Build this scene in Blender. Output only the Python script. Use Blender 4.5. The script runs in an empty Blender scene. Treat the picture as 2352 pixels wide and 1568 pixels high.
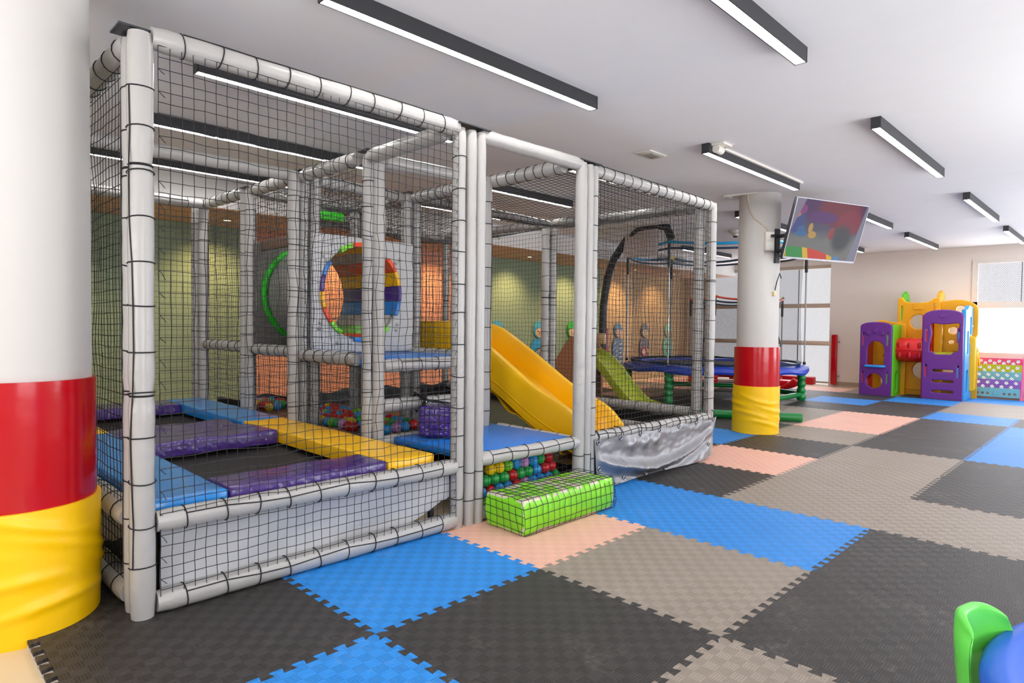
import bpy, bmesh, math, random
from math import sin, cos, pi, floor, sqrt
from mathutils import Vector, Matrix, noise
random.seed(23)
SC = bpy.context.scene
COL = SC.collection

# ------------------------------------------------------------------ camera
CAMP = (2.1904, -1.4355, 1.2692)
F_PX, YAW, PITCH, ROLL = 1458.7, -0.7809, -0.0269, 0.0104
cd = bpy.data.cameras.new('camera'); cam = bpy.data.objects.new('camera', cd); COL.objects.link(cam)
cd.sensor_width = 36.0; cd.lens = F_PX / 2352 * 36.0; cd.clip_start = 0.05; cd.clip_end = 200
_f = Vector((sin(YAW) * cos(PITCH), cos(YAW) * cos(PITCH), sin(PITCH)))
_r = Vector((cos(YAW), -sin(YAW), 0)); _u = _r.cross(_f)
_r2 = cos(ROLL) * _r + sin(ROLL) * _u; _u2 = -sin(ROLL) * _r + cos(ROLL) * _u
cam.matrix_world = Matrix(((_r2.x, _u2.x, -_f.x, CAMP[0]), (_r2.y, _u2.y, -_f.y, CAMP[1]), (_r2.z, _u2.z, -_f.z, CAMP[2]), (0, 0, 0, 1)))
SC.camera = cam

# ------------------------------------------------------------------ world, daylight, exposure
w = bpy.data.worlds.new('world'); SC.world = w; w.use_nodes = True
bg = w.node_tree.nodes['Background']; bg.inputs[0].default_value = (0.93, 0.95, 1.0, 1); bg.inputs[1].default_value = 1.05
def area(name, loc, direction, sx, sy, power, col):
    l = bpy.data.lights.new(name, 'AREA'); l.shape = 'RECTANGLE'; l.size = sx; l.size_y = sy; l.energy = power; l.color = col
    o = bpy.data.objects.new(name, l); COL.objects.link(o); o.location = loc
    o.rotation_euler = Vector(direction).to_track_quat('-Z', 'Z').to_euler(); return o
# daylight entering the window openings of the two walls behind and beside the camera, and the far windows
area('daylight_side', (4.62, -0.6, 1.6), (-1, 0, 1.3), 3.2, 2.0, 95, (0.93, 0.96, 1.0))
area('daylight_side', (4.62, 4.2, 1.6), (-1, 0, 1.3), 3.2, 2.0, 125, (0.93, 0.96, 1.0))
area('daylight_side', (4.62, 9.2, 1.6), (-1, 0, 1.3), 3.2, 2.0, 150, (0.93, 0.96, 1.0))
area('daylight_rear', (1.0, -4.62, 1.6), (0, 1, 1.7), 4.0, 2.0, 140, (0.95, 0.97, 1.0))
area('daylight_far', (-4.1, 14.1, 1.5), (0, -1, 0.4), 2.6, 2.2, 80, (0.95, 0.95, 1.0))
area('daylight_far', (1.3, 13.8, 1.5), (0, -1, 0.4), 2.6, 1.6, 90, (0.97, 0.97, 1.0))
SC.view_settings.view_transform = 'Standard'; SC.view_settings.look = 'None'
SC.view_settings.exposure = 0.4; SC.view_settings.gamma = 1.0; SC.view_settings.use_curve_mapping = False
SC.cycles.max_bounces = 7; SC.cycles.diffuse_bounces = 4; SC.cycles.glossy_bounces = 3; SC.cycles.transparent_max_bounces = 16
SC.cycles.caustics_reflective = False; SC.cycles.caustics_refractive = False; SC.cycles.sample_clamp_indirect = 6.0

# ------------------------------------------------------------------ materials
def lin(h):
    h = h.lstrip('#'); c = [int(h[i:i + 2], 16) / 255 for i in (0, 2, 4)]
    return tuple((x / 12.92 if x <= 0.04045 else ((x + 0.055) / 1.055) ** 2.4) for x in c) + (1,)
class NT:
    def __init__(s, m): s.t = m.node_tree; s.n = s.t.nodes; s.l = s.t.links
    def add(s, typ, **k):
        x = s.n.new(typ)
        for a, b in k.items(): setattr(x, a, b)
        return x
    def math(s, op, a, b=None, c=None):
        x = s.add('ShaderNodeMath', operation=op)
        for i, v in enumerate((a, b, c)):
            if v is None: continue
            if isinstance(v, (int, float)): x.inputs[i].default_value = v
            else: s.l.new(v, x.inputs[i])
        return x.outputs[0]
    def mix(s, fac, a, b):
        x = s.add('ShaderNodeMix', data_type='RGBA')
        for i, v in ((0, fac), (6, a), (7, b)):
            if isinstance(v, (int, float)): x.inputs[i].default_value = v
            elif isinstance(v, tuple): x.inputs[i].default_value = v
            else: s.l.new(v, x.inputs[i])
        return x.outputs[2]
    def noise(s, vec, scale, detail=2, rough=0.5):
        x = s.add('ShaderNodeTexNoise'); x.inputs['Scale'].default_value = scale; x.inputs['Detail'].default_value = detail; x.inputs['Roughness'].default_value = rough
        if vec is not None: s.l.new(vec, x.inputs['Vector'])
        return x.outputs['Fac']
    def bump(s, h, strength, dist, bs):
        b = s.add('ShaderNodeBump'); b.inputs['Strength'].default_value = strength; b.inputs['Distance'].default_value = dist
        s.l.new(h, b.inputs['Height']); s.l.new(b.outputs[0], bs.inputs['Normal']); return b
_MC = {}
def mat(name, hexc, rough=0.5, metal=0.0, spec=0.5, wrinkle=0.0, wscale=6.0, var=0.06, coat=0.0, scuff=None, emit=0.0):
    if name in _MC: return _MC[name]
    m = bpy.data.materials.new(name); m.use_nodes = True; t = NT(m); bs = t.n['Principled BSDF']
    bs.inputs['Roughness'].default_value = rough; bs.inputs['Metallic'].default_value = metal
    bs.inputs['Specular IOR Level'].default_value = spec; bs.inputs['Coat Weight'].default_value = coat; bs.inputs['Coat Roughness'].default_value = 0.12
    g = t.add('ShaderNodeNewGeometry'); pos = g.outputs['Position']
    c = lin(hexc)
    n = t.noise(pos, 5.0, 3)
    k = 1 - var
    col = t.mix(n, (c[0] * k, c[1] * k, c[2] * k, 1), (min(1, c[0] * (1 + var)), min(1, c[1] * (1 + var)), min(1, c[2] * (1 + var)), 1))
    if scuff:
        thr, shex, sc = scuff
        s1 = t.noise(pos, sc, 4, 0.6)
        mk = t.add('ShaderNodeMapRange'); mk.inputs[1].default_value = thr; mk.inputs[2].default_value = thr + 0.015
        t.l.new(s1, mk.inputs[0]); col = t.mix(mk.outputs[0], col, lin(shex))
    t.l.new(col, bs.inputs['Base Color'])
    if wrinkle > 0:
        h = t.noise(pos, wscale, 3, 0.55); t.bump(h, wrinkle, 0.03, bs)
    if emit: bs.inputs['Emission Color'].default_value = c; bs.inputs['Emission Strength'].default_value = emit
    _MC[name] = m; return m
def emission(name, col, s):
    m = bpy.data.materials.new(name); m.use_nodes = True; t = NT(m); t.n.clear()
    e = t.add('ShaderNodeEmission'); e.inputs[0].default_value = col; e.inputs[1].default_value = s
    o = t.add('ShaderNodeOutputMaterial'); t.l.new(e.outputs[0], o.inputs[0]); return m
def sheer(name, hexc, opacity, rough=0.6):
    m = bpy.data.materials.new(name); m.use_nodes = True; t = NT(m); bs = t.n['Principled BSDF']
    bs.inputs['Base Color'].default_value = lin(hexc); bs.inputs['Roughness'].default_value = rough; bs.inputs['Alpha'].default_value = opacity; return m
def perforated(name, hexc, pitch, hole):
    """sheet with a staggered grid of round holes, set out in metres on x and z"""
    m = bpy.data.materials.new(name); m.use_nodes = True; t = NT(m); bs = t.n['Principled BSDF']
    bs.inputs['Base Color'].default_value = lin(hexc); bs.inputs['Roughness'].default_value = 0.5
    g = t.add('ShaderNodeNewGeometry'); s = t.add('ShaderNodeSeparateXYZ'); t.l.new(g.outputs['Position'], s.inputs[0])
    def cell(ox, oz):
        u = t.math('SUBTRACT', t.math('FRACT', t.math('ADD', t.math('DIVIDE', s.outputs[0], pitch), ox + 100)), 0.5)
        v = t.math('SUBTRACT', t.math('FRACT', t.math('ADD', t.math('DIVIDE', s.outputs[2], pitch * 0.9), oz + 100)), 0.5)
        return t.math('SQRT', t.math('ADD', t.math('MULTIPLY', u, u), t.math('MULTIPLY', v, v)))
    d = t.math('MINIMUM', cell(0, 0), cell(0.5, 0.5))
    t.l.new(t.math('GREATER_THAN', d, hole), bs.inputs['Alpha']); return m
def foam_mat(name, hexc, dark=0.9):
    m = bpy.data.materials.new(name); m.use_nodes = True; t = NT(m); bs = t.n['Principled BSDF']
    g = t.add('ShaderNodeNewGeometry'); s = t.add('ShaderNodeSeparateXYZ'); t.l.new(g.outputs['Position'], s.inputs[0])
    N = 19.0
    u = t.math('MULTIPLY', t.math('ADD', s.outputs[0], 50.0), N); v = t.math('MULTIPLY', t.math('ADD', s.outputs[1], 50.0), N)
    par = t.math('MODULO', t.math('ADD', t.math('FLOOR', u), t.math('FLOOR', v)), 2.0)
    fu = t.math('FRACT', u); fv = t.math('FRACT', v)
    def ribs(f): return t.math('ADD', t.math('MULTIPLY', t.math('SINE', t.math('MULTIPLY', f, 2 * pi * 5)), 0.5), 0.5)
    mx = t.add('ShaderNodeMix', data_type='FLOAT'); t.l.new(par, mx.inputs[0]); t.l.new(ribs(fu), mx.inputs[2]); t.l.new(ribs(fv), mx.inputs[3])
    h = t.math('ADD', t.math('MULTIPLY', mx.outputs[0], 0.5), t.math('MULTIPLY', par, 0.6))
    c = lin(hexc); n = t.noise(g.outputs['Position'], 3.0, 4, 0.6); n2 = t.noise(g.outputs['Position'], 40.0, 2)
    base = t.mix(n, tuple(x * 0.9 for x in c[:3]) + (1,), tuple(min(1, x * 1.1) for x in c[:3]) + (1,))
    weave_shade = t.mix(par, (1, 1, 1, 1), (dark, dark, dark, 1))  # groove shading of the weave painted in: every other cell darker in colour
    mm = t.add('ShaderNodeMix', data_type='RGBA', blend_type='MULTIPLY'); mm.inputs[0].default_value = 1.0
    t.l.new(base, mm.inputs[6]); t.l.new(weave_shade, mm.inputs[7])
    # dusty scuffs
    mk = t.add('ShaderNodeMapRange'); mk.inputs[1].default_value = 0.62; mk.inputs[2].default_value = 0.8; mk.inputs[4].default_value = 0.10
    t.l.new(t.math('MULTIPLY', n, t.math('ADD', n2, 0.55)), mk.inputs[0])
    t.l.new(t.mix(mk.outputs[0], mm.outputs[2], lin('#b9b2aa')), bs.inputs['Base Color'])
    bs.inputs['Roughness'].default_value = 0.52; bs.inputs['Specular IOR Level'].default_value = 0.35
    t.bump(h, 0.9, 0.0026, bs); return m

PVC = mat('grey_vinyl', '#aaa7a4', 0.3, wrinkle=0.25, wscale=9, var=0.04)
PVC2 = mat('grey_vinyl_sheet', '#b9b9bb', 0.42, wrinkle=0.35, wscale=5, var=0.05)
NETM = mat('black_cord', '#17171a', 0.7)
TIE = mat('black_plastic_tie', '#101012', 0.35)
YEL = mat('yellow_plastic', '#ffc20a', 0.32, coat=0.2, var=0.03)
YELV = mat('yellow_vinyl', '#ffc312', 0.3, wrinkle=0.4, wscale=5, var=0.04)
YELC = mat('yellow_column_vinyl', '#ffc800', 0.4, wrinkle=0.15, wscale=3, var=0.03)
REDV = mat('red_vinyl', '#b80418', 0.18, spec=.35, wrinkle=0.12, wscale=4, coat=0.25, var=0.04)
PURV = mat('purple_vinyl', '#46297c', 0.22, wrinkle=0.7, wscale=6, scuff=(0.69, '#d8d4da', 13), coat=0.3)
BLUV = mat('blue_vinyl', '#1c86d6', 0.25, wrinkle=0.3, wscale=5, coat=0.2)
BLUD = mat('blue_deck_vinyl', '#1c78d4', 0.34, spec=.3, wrinkle=0.25, wscale=3, var=0.05)
LIMV = mat('lime_vinyl', '#86dc22', 0.28, wrinkle=0.5, wscale=7, scuff=(0.505, '#d3cab4', 9), coat=0.2)
LIMS = mat('lime_vinyl_sides', '#86dc22', 0.28, wrinkle=0.5, wscale=7, coat=0.2)
BEDM = mat('black_trampoline_fabric', '#262321', 0.75)
BLKV = mat('black_vinyl', '#1b1a1a', 0.35, wrinkle=0.5, wscale=4)
WHITE = mat('white_paint', '#eae7e4', 0.85, var=0.015)
CEILM = mat('ceiling_paint', '#f0eff1', 0.9, var=0.02)
CREAM = mat('cream_wall_paint', '#e2d8cf', 0.85, var=0.02)
BEIGE = mat('beige_frame', '#b8a694', 0.5)
WFRAME = mat('pale_window_frame', '#d9d2c9', 0.4)
HOUS = mat('black_metal', '#2c2c2f', 0.45, var=0.1)
DARK = mat('dark_steel', '#45474b', 0.4, metal=0.6)
STEEL = mat('galvanised_steel', '#9a9a9a', 0.3, metal=0.9)
GREENB = mat('green_plastic', '#10853c', 0.3, coat=0.2)
BLUEP = mat('royal_blue_pad', '#1d3fb4', 0.4, wrinkle=0.3)
NAVY = mat('navy_pad', '#1d3650', 0.6, wrinkle=0.4)
LIMEP = mat('lime_plastic', '#a7b51d', 0.35, coat=0.1)
BROWNP = mat('brown_plastic', '#a5795a', 0.45)
WOOD = mat('pale_wood', '#d9b78c', 0.5)
PURP = mat('purple_plastic', '#6a2c86', 0.38, coat=0.1)
GRNP = mat('bright_green_plastic', '#56c315', 0.35)
REDP = mat('red_plastic', '#dc1018', 0.35, coat=0.1)
SKYP = mat('sky_blue_plastic', '#2f9be0', 0.35)
AMBP = mat('amber_plastic', '#e7a405', 0.38)
PINKP = mat('pink_plastic', '#e2609c', 0.4)
TEALP = mat('teal_plastic', '#79b9bd', 0.4)
LILP = mat('lilac_plastic', '#8f62b8', 0.4)
OLVP = mat('olive_plastic', '#b4bb14', 0.4)
ROSEP = mat('rose_plastic', '#da4a78', 0.4)
STRAP = mat('white_socket_plastic', '#e4ded4', 0.4)

# ------------------------------------------------------------------ mesh helpers
class MB:
    def __init__(s): s.v = []; s.f = []; s.m = []; s.mi = 0
    def quad(s, *pts):
        b = len(s.v); s.v += [tuple(p) for p in pts]; s.f.append(tuple(range(b, b + len(pts)))); s.m.append(s.mi)
    def box(s, x0, y0, z0, x1, y1, z1):
        b = len(s.v)
        s.v += [(x0, y0, z0), (x1, y0, z0), (x1, y1, z0), (x0, y1, z0), (x0, y0, z1), (x1, y0, z1), (x1, y1, z1), (x0, y1, z1)]
        for f in ((0, 3, 2, 1), (4, 5, 6, 7), (0, 1, 5, 4), (1, 2, 6, 5), (2, 3, 7, 6), (3, 0, 4, 7)):
            s.f.append(tuple(b + i for i in f)); s.m.append(s.mi)
        return s
    def obox(s, c, ax, ay, az, hx, hy, hz):
        c = Vector(c); ax, ay, az = Vector(ax).normalized(), Vector(ay).normalized(), Vector(az).normalized(); b = len(s.v)
        for q in ((-1, -1, -1), (1, -1, -1), (1, 1, -1), (-1, 1, -1), (-1, -1, 1), (1, -1, 1), (1, 1, 1), (-1, 1, 1)):
            s.v.append(tuple(c + ax * hx * q[0] + ay * hy * q[1] + az * hz * q[2]))
        for f in ((0, 3, 2, 1), (4, 5, 6, 7), (0, 1, 5, 4), (1, 2, 6, 5), (2, 3, 7, 6), (3, 0, 4, 7)):
            s.f.append(tuple(b + i for i in f)); s.m.append(s.mi)
        return s
    def tube(s, pts, r, n=8, cap=True, closed=False):
        pts = [Vector(p) for p in pts]; k = len(pts); b = len(s.v); up = None
        for i, p in enumerate(pts):
            if closed: d = pts[(i + 1) % k] - pts[i - 1]
            else: d = pts[min(i + 1, k - 1)] - pts[max(i - 1, 0)]
            if d.length < 1e-9: d = Vector((0, 0, 1))
            d.normalize()
            if up is None: up = Vector((0, 0, 1)) if abs(d.z) < 0.9 else Vector((1, 0, 0))
            a = up - d * up.dot(d)
            if a.length < 1e-6: a = d.orthogonal()
            a.normalize(); up = a; c = d.cross(a)
            rr = r(i / max(1, k - 1)) if callable(r) else r
            for j in range(n):
                t = 2 * pi * j / n; s.v.append(tuple(p + a * (rr * cos(t)) + c * (rr * sin(t))))
        for i in range(k if closed else k - 1):
            i2 = (i + 1) % k
            for j in range(n):
                s.f.append((b + i * n + j, b + i * n + (j + 1) % n, b + i2 * n + (j + 1) % n, b + i2 * n + j)); s.m.append(s.mi)
        if cap and not closed and n > 3:
            s.f.append(tuple(b + j for j in reversed(range(n)))); s.m.append(s.mi)
            s.f.append(tuple(b + (k - 1) * n + j for j in range(n))); s.m.append(s.mi)
        return s
    def lathe(s, prof, c=(0, 0, 0), n=24, a0=0.0, a1=2 * pi, axis='z'):
        full = abs(a1 - a0) > 6.28; b = len(s.v); cols = n if full else n + 1
        for r, z in prof:
            for j in range(cols):
                t = a0 + (a1 - a0) * j / n
                q = (r * cos(t), r * sin(t), z)
                if axis == 'x': q = (q[2], q[0], q[1])
                elif axis == 'y': q = (q[0], q[2], q[1])
                s.v.append((c[0] + q[0], c[1] + q[1], c[2] + q[2]))
        for i in range(len(prof) - 1):
            for j in range(n if full else n):
                j2 = (j + 1) % cols
                s.f.append((b + i * cols + j, b + i * cols + j2, b + (i + 1) * cols + j2, b + (i + 1) * cols + j)); s.m.append(s.mi)
        return s
    def grid(s, fn, nu, nv):
        b = len(s.v)
        for i in range(nu + 1):
            for j in range(nv + 1): s.v.append(tuple(fn(i / nu, j / nv)))
        for i in range(nu):
            for j in range(nv):
                s.f.append((b + i * (nv + 1) + j, b + (i + 1) * (nv + 1) + j, b + (i + 1) * (nv + 1) + j + 1, b + i * (nv + 1) + j + 1)); s.m.append(s.mi)
        return s
    def ball(s, c, r, n=16, sx=1, sy=1, sz=1):
        prof = [(r * sin(pi * i / (n // 2)), -r * cos(pi * i / (n // 2))) for i in range(n // 2 + 1)]
        b0 = len(s.v); s.lathe(prof, (0, 0, 0), n)
        for i in range(b0, len(s.v)):
            x, y, z = s.v[i]; s.v[i] = (c[0] + x * sx, c[1] + y * sy, c[2] + z * sz)
        return s
    def mesh(s, name, mats, off=(0, 0, 0), bevel=0, seg=2, smooth=True, angle=40, thick=0, subs=0):
        me = bpy.data.meshes.new(name); o = off
        me.from_pydata([(x - o[0], y - o[1], z - o[2]) for x, y, z in s.v], [], s.f)
        if not isinstance(mats, (list, tuple)): mats = [mats]
        for m in mats: me.materials.append(m)
        me.polygons.foreach_set('material_index', s.m)
        bm = bmesh.new(); bm.from_mesh(me)
        bmesh.ops.remove_doubles(bm, verts=bm.verts, dist=1e-5)
        if thick: bmesh.ops.solidify(bm, geom=bm.faces[:], thickness=thick)
        if subs: bmesh.ops.subdivide_edges(bm, edges=bm.edges[:], cuts=subs, use_grid_fill=True)
        bmesh.ops.recalc_face_normals(bm, faces=bm.faces)
        if bevel: bmesh.ops.bevel(bm, geom=[e for e in bm.edges if e.is_manifold and e.calc_face_angle(0) > 0.5], offset=bevel, segments=seg, affect='EDGES', profile=0.5)
        bm.to_mesh(me); bm.free()
        if smooth:
            me.polygons.foreach_set('use_smooth', [True] * len(me.polygons)); me.set_sharp_from_angle(angle=math.radians(angle))
        me.update(); return me
    def build(s, name, mats, parent=None, **k):
        off = root_off(parent) if parent else k.pop('off', (0, 0, 0))
        me = s.mesh(name, mats, off=off, **k); o = bpy.data.objects.new(name, me); COL.objects.link(o)
        if parent: o.parent = parent
        else: o.location = off
        return o
def root_off(p):
    v = Vector((0, 0, 0))
    while p is not None: v = v + p.location; p = p.parent
    return tuple(v)
def tag(o, label=None, cat=None, group=None, kind=None):
    if label: o['label'] = label
    if cat: o['category'] = cat
    if group: o['group'] = group
    if kind: o['kind'] = kind
    return o
def thing(name, label, cat, loc=(0, 0, 0), group=None):
    o = bpy.data.objects.new(name, None); COL.objects.link(o); o.location = loc; o.empty_display_size = 0.1
    return tag(o, label, cat, group)
def struct(mb, name, m, **k):
    o = mb.build(name, m, **k); o['kind'] = 'structure'; return o
def outline_mesh(name, loops, depth, m, origin, ux, uy, parent=None, bevel=0.004, mats=None):
    """solid panel cut to an outline with holes; loops are 2-D, ux/uy give the panel's plane"""
    cu = bpy.data.curves.new(name, 'CURVE'); cu.dimensions = '2D'; cu.fill_mode = 'BOTH'
    cu.extrude = max(1e-4, depth / 2 - bevel); cu.bevel_depth = bevel; cu.bevel_resolution = 1
    for lp in loops:
        sp = cu.splines.new('POLY'); sp.points.add(len(lp) - 1); sp.use_cyclic_u = True
        for p, q in zip(sp.points, lp): p.co = (q[0], q[1], 0, 1)
    tmp = bpy.data.objects.new('tmp', cu); COL.objects.link(tmp)
    dg = bpy.context.evaluated_depsgraph_get(); me = bpy.data.meshes.new_from_object(tmp.evaluated_get(dg)); bpy.data.objects.remove(tmp)
    ux, uy = Vector(ux).normalized(), Vector(uy).normalized(); uz = ux.cross(uy); off = Vector(root_off(parent)) if parent else Vector((0, 0, 0))
    O = Vector(origin) - off
    me.transform(Matrix(((ux.x, uy.x, uz.x, O.x), (ux.y, uy.y, uz.y, O.y), (ux.z, uy.z, uz.z, O.z), (0, 0, 0, 1))))
    me.materials.clear(); me.materials.append(m)
    me.polygons.foreach_set('material_index', [0] * len(me.polygons))
    me.polygons.foreach_set('use_smooth', [True] * len(me.polygons)); me.set_sharp_from_angle(angle=math.radians(40))
    o = bpy.data.objects.new(name, me); me.name = name; COL.objects.link(o)
    if parent: o.parent = parent
    return o
def circ(cx, cy, r, n=28, ry=None): return [(cx + r * cos(2 * pi * i / n), cy + (ry or r) * sin(2 * pi * i / n)) for i in range(n)]
def rrect(x0, y0, x1, y1, r, n=5):
    out = []
    for cx, cy, a in ((x1 - r, y1 - r, 0), (x0 + r, y1 - r, pi / 2), (x0 + r, y0 + r, pi), (x1 - r, y0 + r, 1.5 * pi)):
        for i in range(n + 1): t = a + pi / 2 * i / n; out.append((cx + r * cos(t), cy + r * sin(t)))
    return out

# ------------------------------------------------------------------ the room
ZC = 2.85; FZ = -0.03
def floor_material():
    m = bpy.data.materials.new('beige_floor_tile'); m.use_nodes = True; t = NT(m); bs = t.n['Principled BSDF']
    g = t.add('ShaderNodeNewGeometry'); s = t.add('ShaderNodeSeparateXYZ'); t.l.new(g.outputs['Position'], s.inputs[0])
    def line(ax, off): return t.math('LESS_THAN', t.math('ABSOLUTE', t.math('SUBTRACT', t.math('FRACT', t.math('ADD', t.math('DIVIDE', s.outputs[ax], 0.62), off)), 0.5)), 0.003)
    ln = t.math('MAXIMUM', line(0, 50.15), line(1, 50.4))
    n = t.noise(g.outputs['Position'], 4, 4)
    t.l.new(t.mix(ln, t.mix(n, lin('#d9c3a0'), lin('#e6d3b4')), lin('#a08f76')), bs.inputs['Base Color']); bs.inputs['Roughness'].default_value = 0.3
    return m
XB, XR, YF, YN = -6.45, 4.5, 13.5, -4.5
struct(MB().box(XB - 0.2, YN - 0.2, FZ - 0.1, XR + 0.2, 14.2, FZ), 'floor', floor_material(), smooth=False)
struct(MB().box(XB - 0.2, YN - 0.2, ZC, XR + 0.2, 14.2, ZC + 0.1), 'ceiling', CEILM, smooth=False)
# back wall: painted in broad sections
mb = MB()
SECT = [(YN, 2.2, 0), (2.2, 5.9, 1), (5.9, 10.1, 0), (10.1, 14.0, 2)]
for y0, y1, k in SECT:
    mb.mi = k; mb.box(XB - 0.15, y0, FZ, XB, y1, ZC)
struct(mb, 'wall_back', [mat('sage_green_paint', '#8fa287', 0.8, var=0.03), mat('terracotta_paint', '#d8997a', 0.8, var=0.03), mat('tan_paint', '#b89a74', 0.8, var=0.03)], smooth=False)
# lowered bulkhead along the back wall with downlights
mb = MB(); mb.box(XB, YN, 2.53, -5.12, 13.9, ZC)
mb.mi = 1; mb.box(XB, YN, 2.52, -5.12, 13.9, 2.53)
struct(mb, 'trim_1', [WHITE, mat('brown_soffit', '#c4a48c', 0.8)], smooth=False)
# far wall with two window openings
mb = MB()
mb.box(XB, 13.9, 2.70, -2.62, 14.0, ZC); mb.box(XB, 13.9, FZ, -5.95, 14.0, 2.7)       # recessed stretch round window 1
mb.box(-2.62, 13.5, FZ, -0.15, 13.6, ZC); mb.box(-2.72, 13.5, FZ, -2.62, 14.0, ZC)
mb.box(-0.15, 13.5, 2.60, 2.7, 13.6, ZC); mb.box(-0.15, 13.5, FZ, 2.7, 13.6, 0.04); mb.box(2.7, 13.5, FZ, XR + 0.1, 13.6, ZC)
struct(mb, 'wall_far', CREAM, smooth=False)
struct(MB().box(-2.62, 13.485, 0, -0.2, 13.5, 0.09), 'baseboard_far', mat('taupe_skirting', '#a89683', 0.6), smooth=False)
# side and rear walls with daylight openings
def holed_wall(name, axis, pos, a0, a1, wins, z0, z1, m):
    mb = MB(); e = sorted(wins); cur = a0
    def bx(u0, u1, zz0, zz1):
        if axis == 'x': mb.box(pos, u0, zz0, pos + 0.1, u1, zz1)
        else: mb.box(u0, pos - 0.1, zz0, u1, pos, zz1)
    for s0, s1 in e:
        bx(cur, s0, FZ, ZC); bx(s0, s1, FZ, z0); bx(s0, s1, z1, ZC); cur = s1
    bx(cur, a1, FZ, ZC); return struct(mb, name, m, smooth=False)
holed_wall('wall_right', 'x', XR, YN, 13.5, [(-2.2, 1.0), (2.6, 5.8), (7.6, 10.8)], 0.6, 2.6, WHITE)
holed_wall('wall_front', 'y', YN, XB, XR, [(-1.0, 3.0)], 0.6, 2.6, WHITE)
PERF = perforated('perforated_screen', '#8f8d97', 0.036, 0.29)
GLASS = sheer('window_glass', '#ffffff', 0.04, 0.02)
# window 1: tall perforated-screen window in the recess
wt = thing('window_1', None, None, (-4.3, 13.9, 0)); wt['kind'] = 'structure'
mb = MB(); y0, y1 = 13.86, 13.92
for z0, z1 in ((0.0, 0.035), (0.86, 0.96), (1.72, 1.82), (2.62, 2.70)): mb.box(-5.95, y0, z0, -2.72, y1, z1)
for x0, x1 in ((-5.95, -5.88), (-2.735, -2.72)): mb.box(x0, y0, 0.035, x1, y1, 2.62)
mb.build('window_frame', BEIGE, wt, smooth=False)
mb = MB(); mb.box(-3.575, 13.94, 0, -3.555, 13.955, 2.66); mb.box(-4.9, 13.94, 0, -4.88, 13.955, 2.66); mb.build('window_mullion', DARK, wt, smooth=False)
mb = MB(); mb.quad((-5.9, 13.925, 0), (-2.73, 13.925, 0), (-2.73, 13.925, 2.66), (-5.9, 13.925, 2.66)); mb.build('perforated_screen', PERF, wt, smooth=False)
# window 2: screened upper pane, clear lower pane and screened bottom pane
wt = thing('window_2', None, None, (1.2, 13.5, 0)); wt['kind'] = 'structure'
mb = MB(); y0, y1 = 13.47, 13.56
for z0, z1 in ((0.04, 0.12), (0.70, 0.83), (1.67, 1.79), (2.52, 2.60)): mb.box(-0.15, y0, z0, 2.7, y1, z1)
for x0, x1 in ((-0.15, -0.06), (1.25, 1.33), (2.62, 2.7)): mb.box(x0, y0, 0.12, x1, y1, 2.52)
mb.build('window_frame', WFRAME, wt, smooth=False)
mb = MB()
for z0, z1 in ((0.12, 0.70), (1.79, 2.52)): mb.quad((-0.06, 13.54, z0), (2.62, 13.54, z0), (2.62, 13.54, z1), (-0.06, 13.54, z1))
mb.build('perforated_screen', PERF, wt, smooth=False)
mb = MB(); mb.quad((-0.06, 13.53, 0.83), (2.62, 13.53, 0.83), (2.62, 13.53, 1.67), (-0.06, 13.53, 1.67)); mb.build('window_pane', GLASS, wt, smooth=False)
mb = MB(); mb.box(0.585, 13.55, 1.79, 0.6, 13.56, 2.52); mb.build('window_mullion', DARK, wt, smooth=False)

# ------------------------------------------------------------------ ceiling strip lights
DIFF = emission('light_diffuser', (1.0, 0.985, 0.96, 1), 27.0)
def strip(x, y0, y1, label, zb=2.765, group='strip lights on the ceiling'):
    t = thing('ceiling_light', label, 'light', (x, (y0 + y1) / 2, ZC), group)
    h = 0.034; mb = MB()
    mb.box(x - h, y0, zb, x - h + 0.006, y1, ZC); mb.box(x + h - 0.006, y0, zb, x + h, y1, ZC)
    mb.box(x - h, y0 - 0.004, zb, x + h, y0 + 0.004, ZC); mb.box(x - h, y1 - 0.004, zb, x + h, y1 + 0.004, ZC)
    mb.box(x - h + 0.006, y0 + 0.004, ZC - 0.02, x + h - 0.006, y1 - 0.004, ZC)
    mb.build('housing', HOUS, t, smooth=False)
    mb = MB(); mb.box(x - h + 0.007, y0 + 0.005, zb + 0.003, x + h - 0.007, y1 - 0.005, zb + 0.012); mb.build('diffuser', DIFF, t, smooth=False)
    return t
S = 'black ceiling strip light '
strip(-0.56, 0.06, 2.12, S + 'above the front edge of the play frame, nearest the entry step')
strip(0.775, 0.20, 2.30, S + 'cut by the top edge of the photo')
strip(-1.90, -0.04, 1.96, S + 'seen through the front net over the first trampoline')
strip(-3.22, 0.04, 2.06, S + 'second one back over the trampolines, behind the front net')
strip(-4.60, -0.06, 2.00, S + 'farthest back over the trampolines')
L6 = strip(-0.53, 3.66, 5.70, S + 'with a white conduit along it beside the television')
strip(0.735, 3.88, 6.03, S + 'alone in the middle of the ceiling right of the television')
strip(0.71, 7.50, 9.62, S + 'third along the right-hand row')
strip(0.68, 10.75, 12.78, S + 'farthest of the right-hand row, above the toy shelf window')
strip(-0.59, 10.55, 12.69, S + 'above the purple and yellow playhouse')
strip(-0.54, 7.36, 9.40, S + 'partly hidden behind the television')
strip(-1.775, 6.91, 9.0, S + 'partly hidden behind the far white column')
strip(-1.79, 10.5, 12.44, S + 'with only its end showing right of the television bottom')
strip(-4.24, 9.78, 11.80, S + 'over the far trampoline near the back wall')
strip(-1.79, 3.36, 5.12, S + 'above the roof net of the slide bay, front one')
strip(-3.02, 3.2, 4.86, S + 'above the roof net of the slide bay, second back')
strip(-4.38, 3.2, 4.95, S + 'above the roof net of the slide bay, farthest back')
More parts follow.
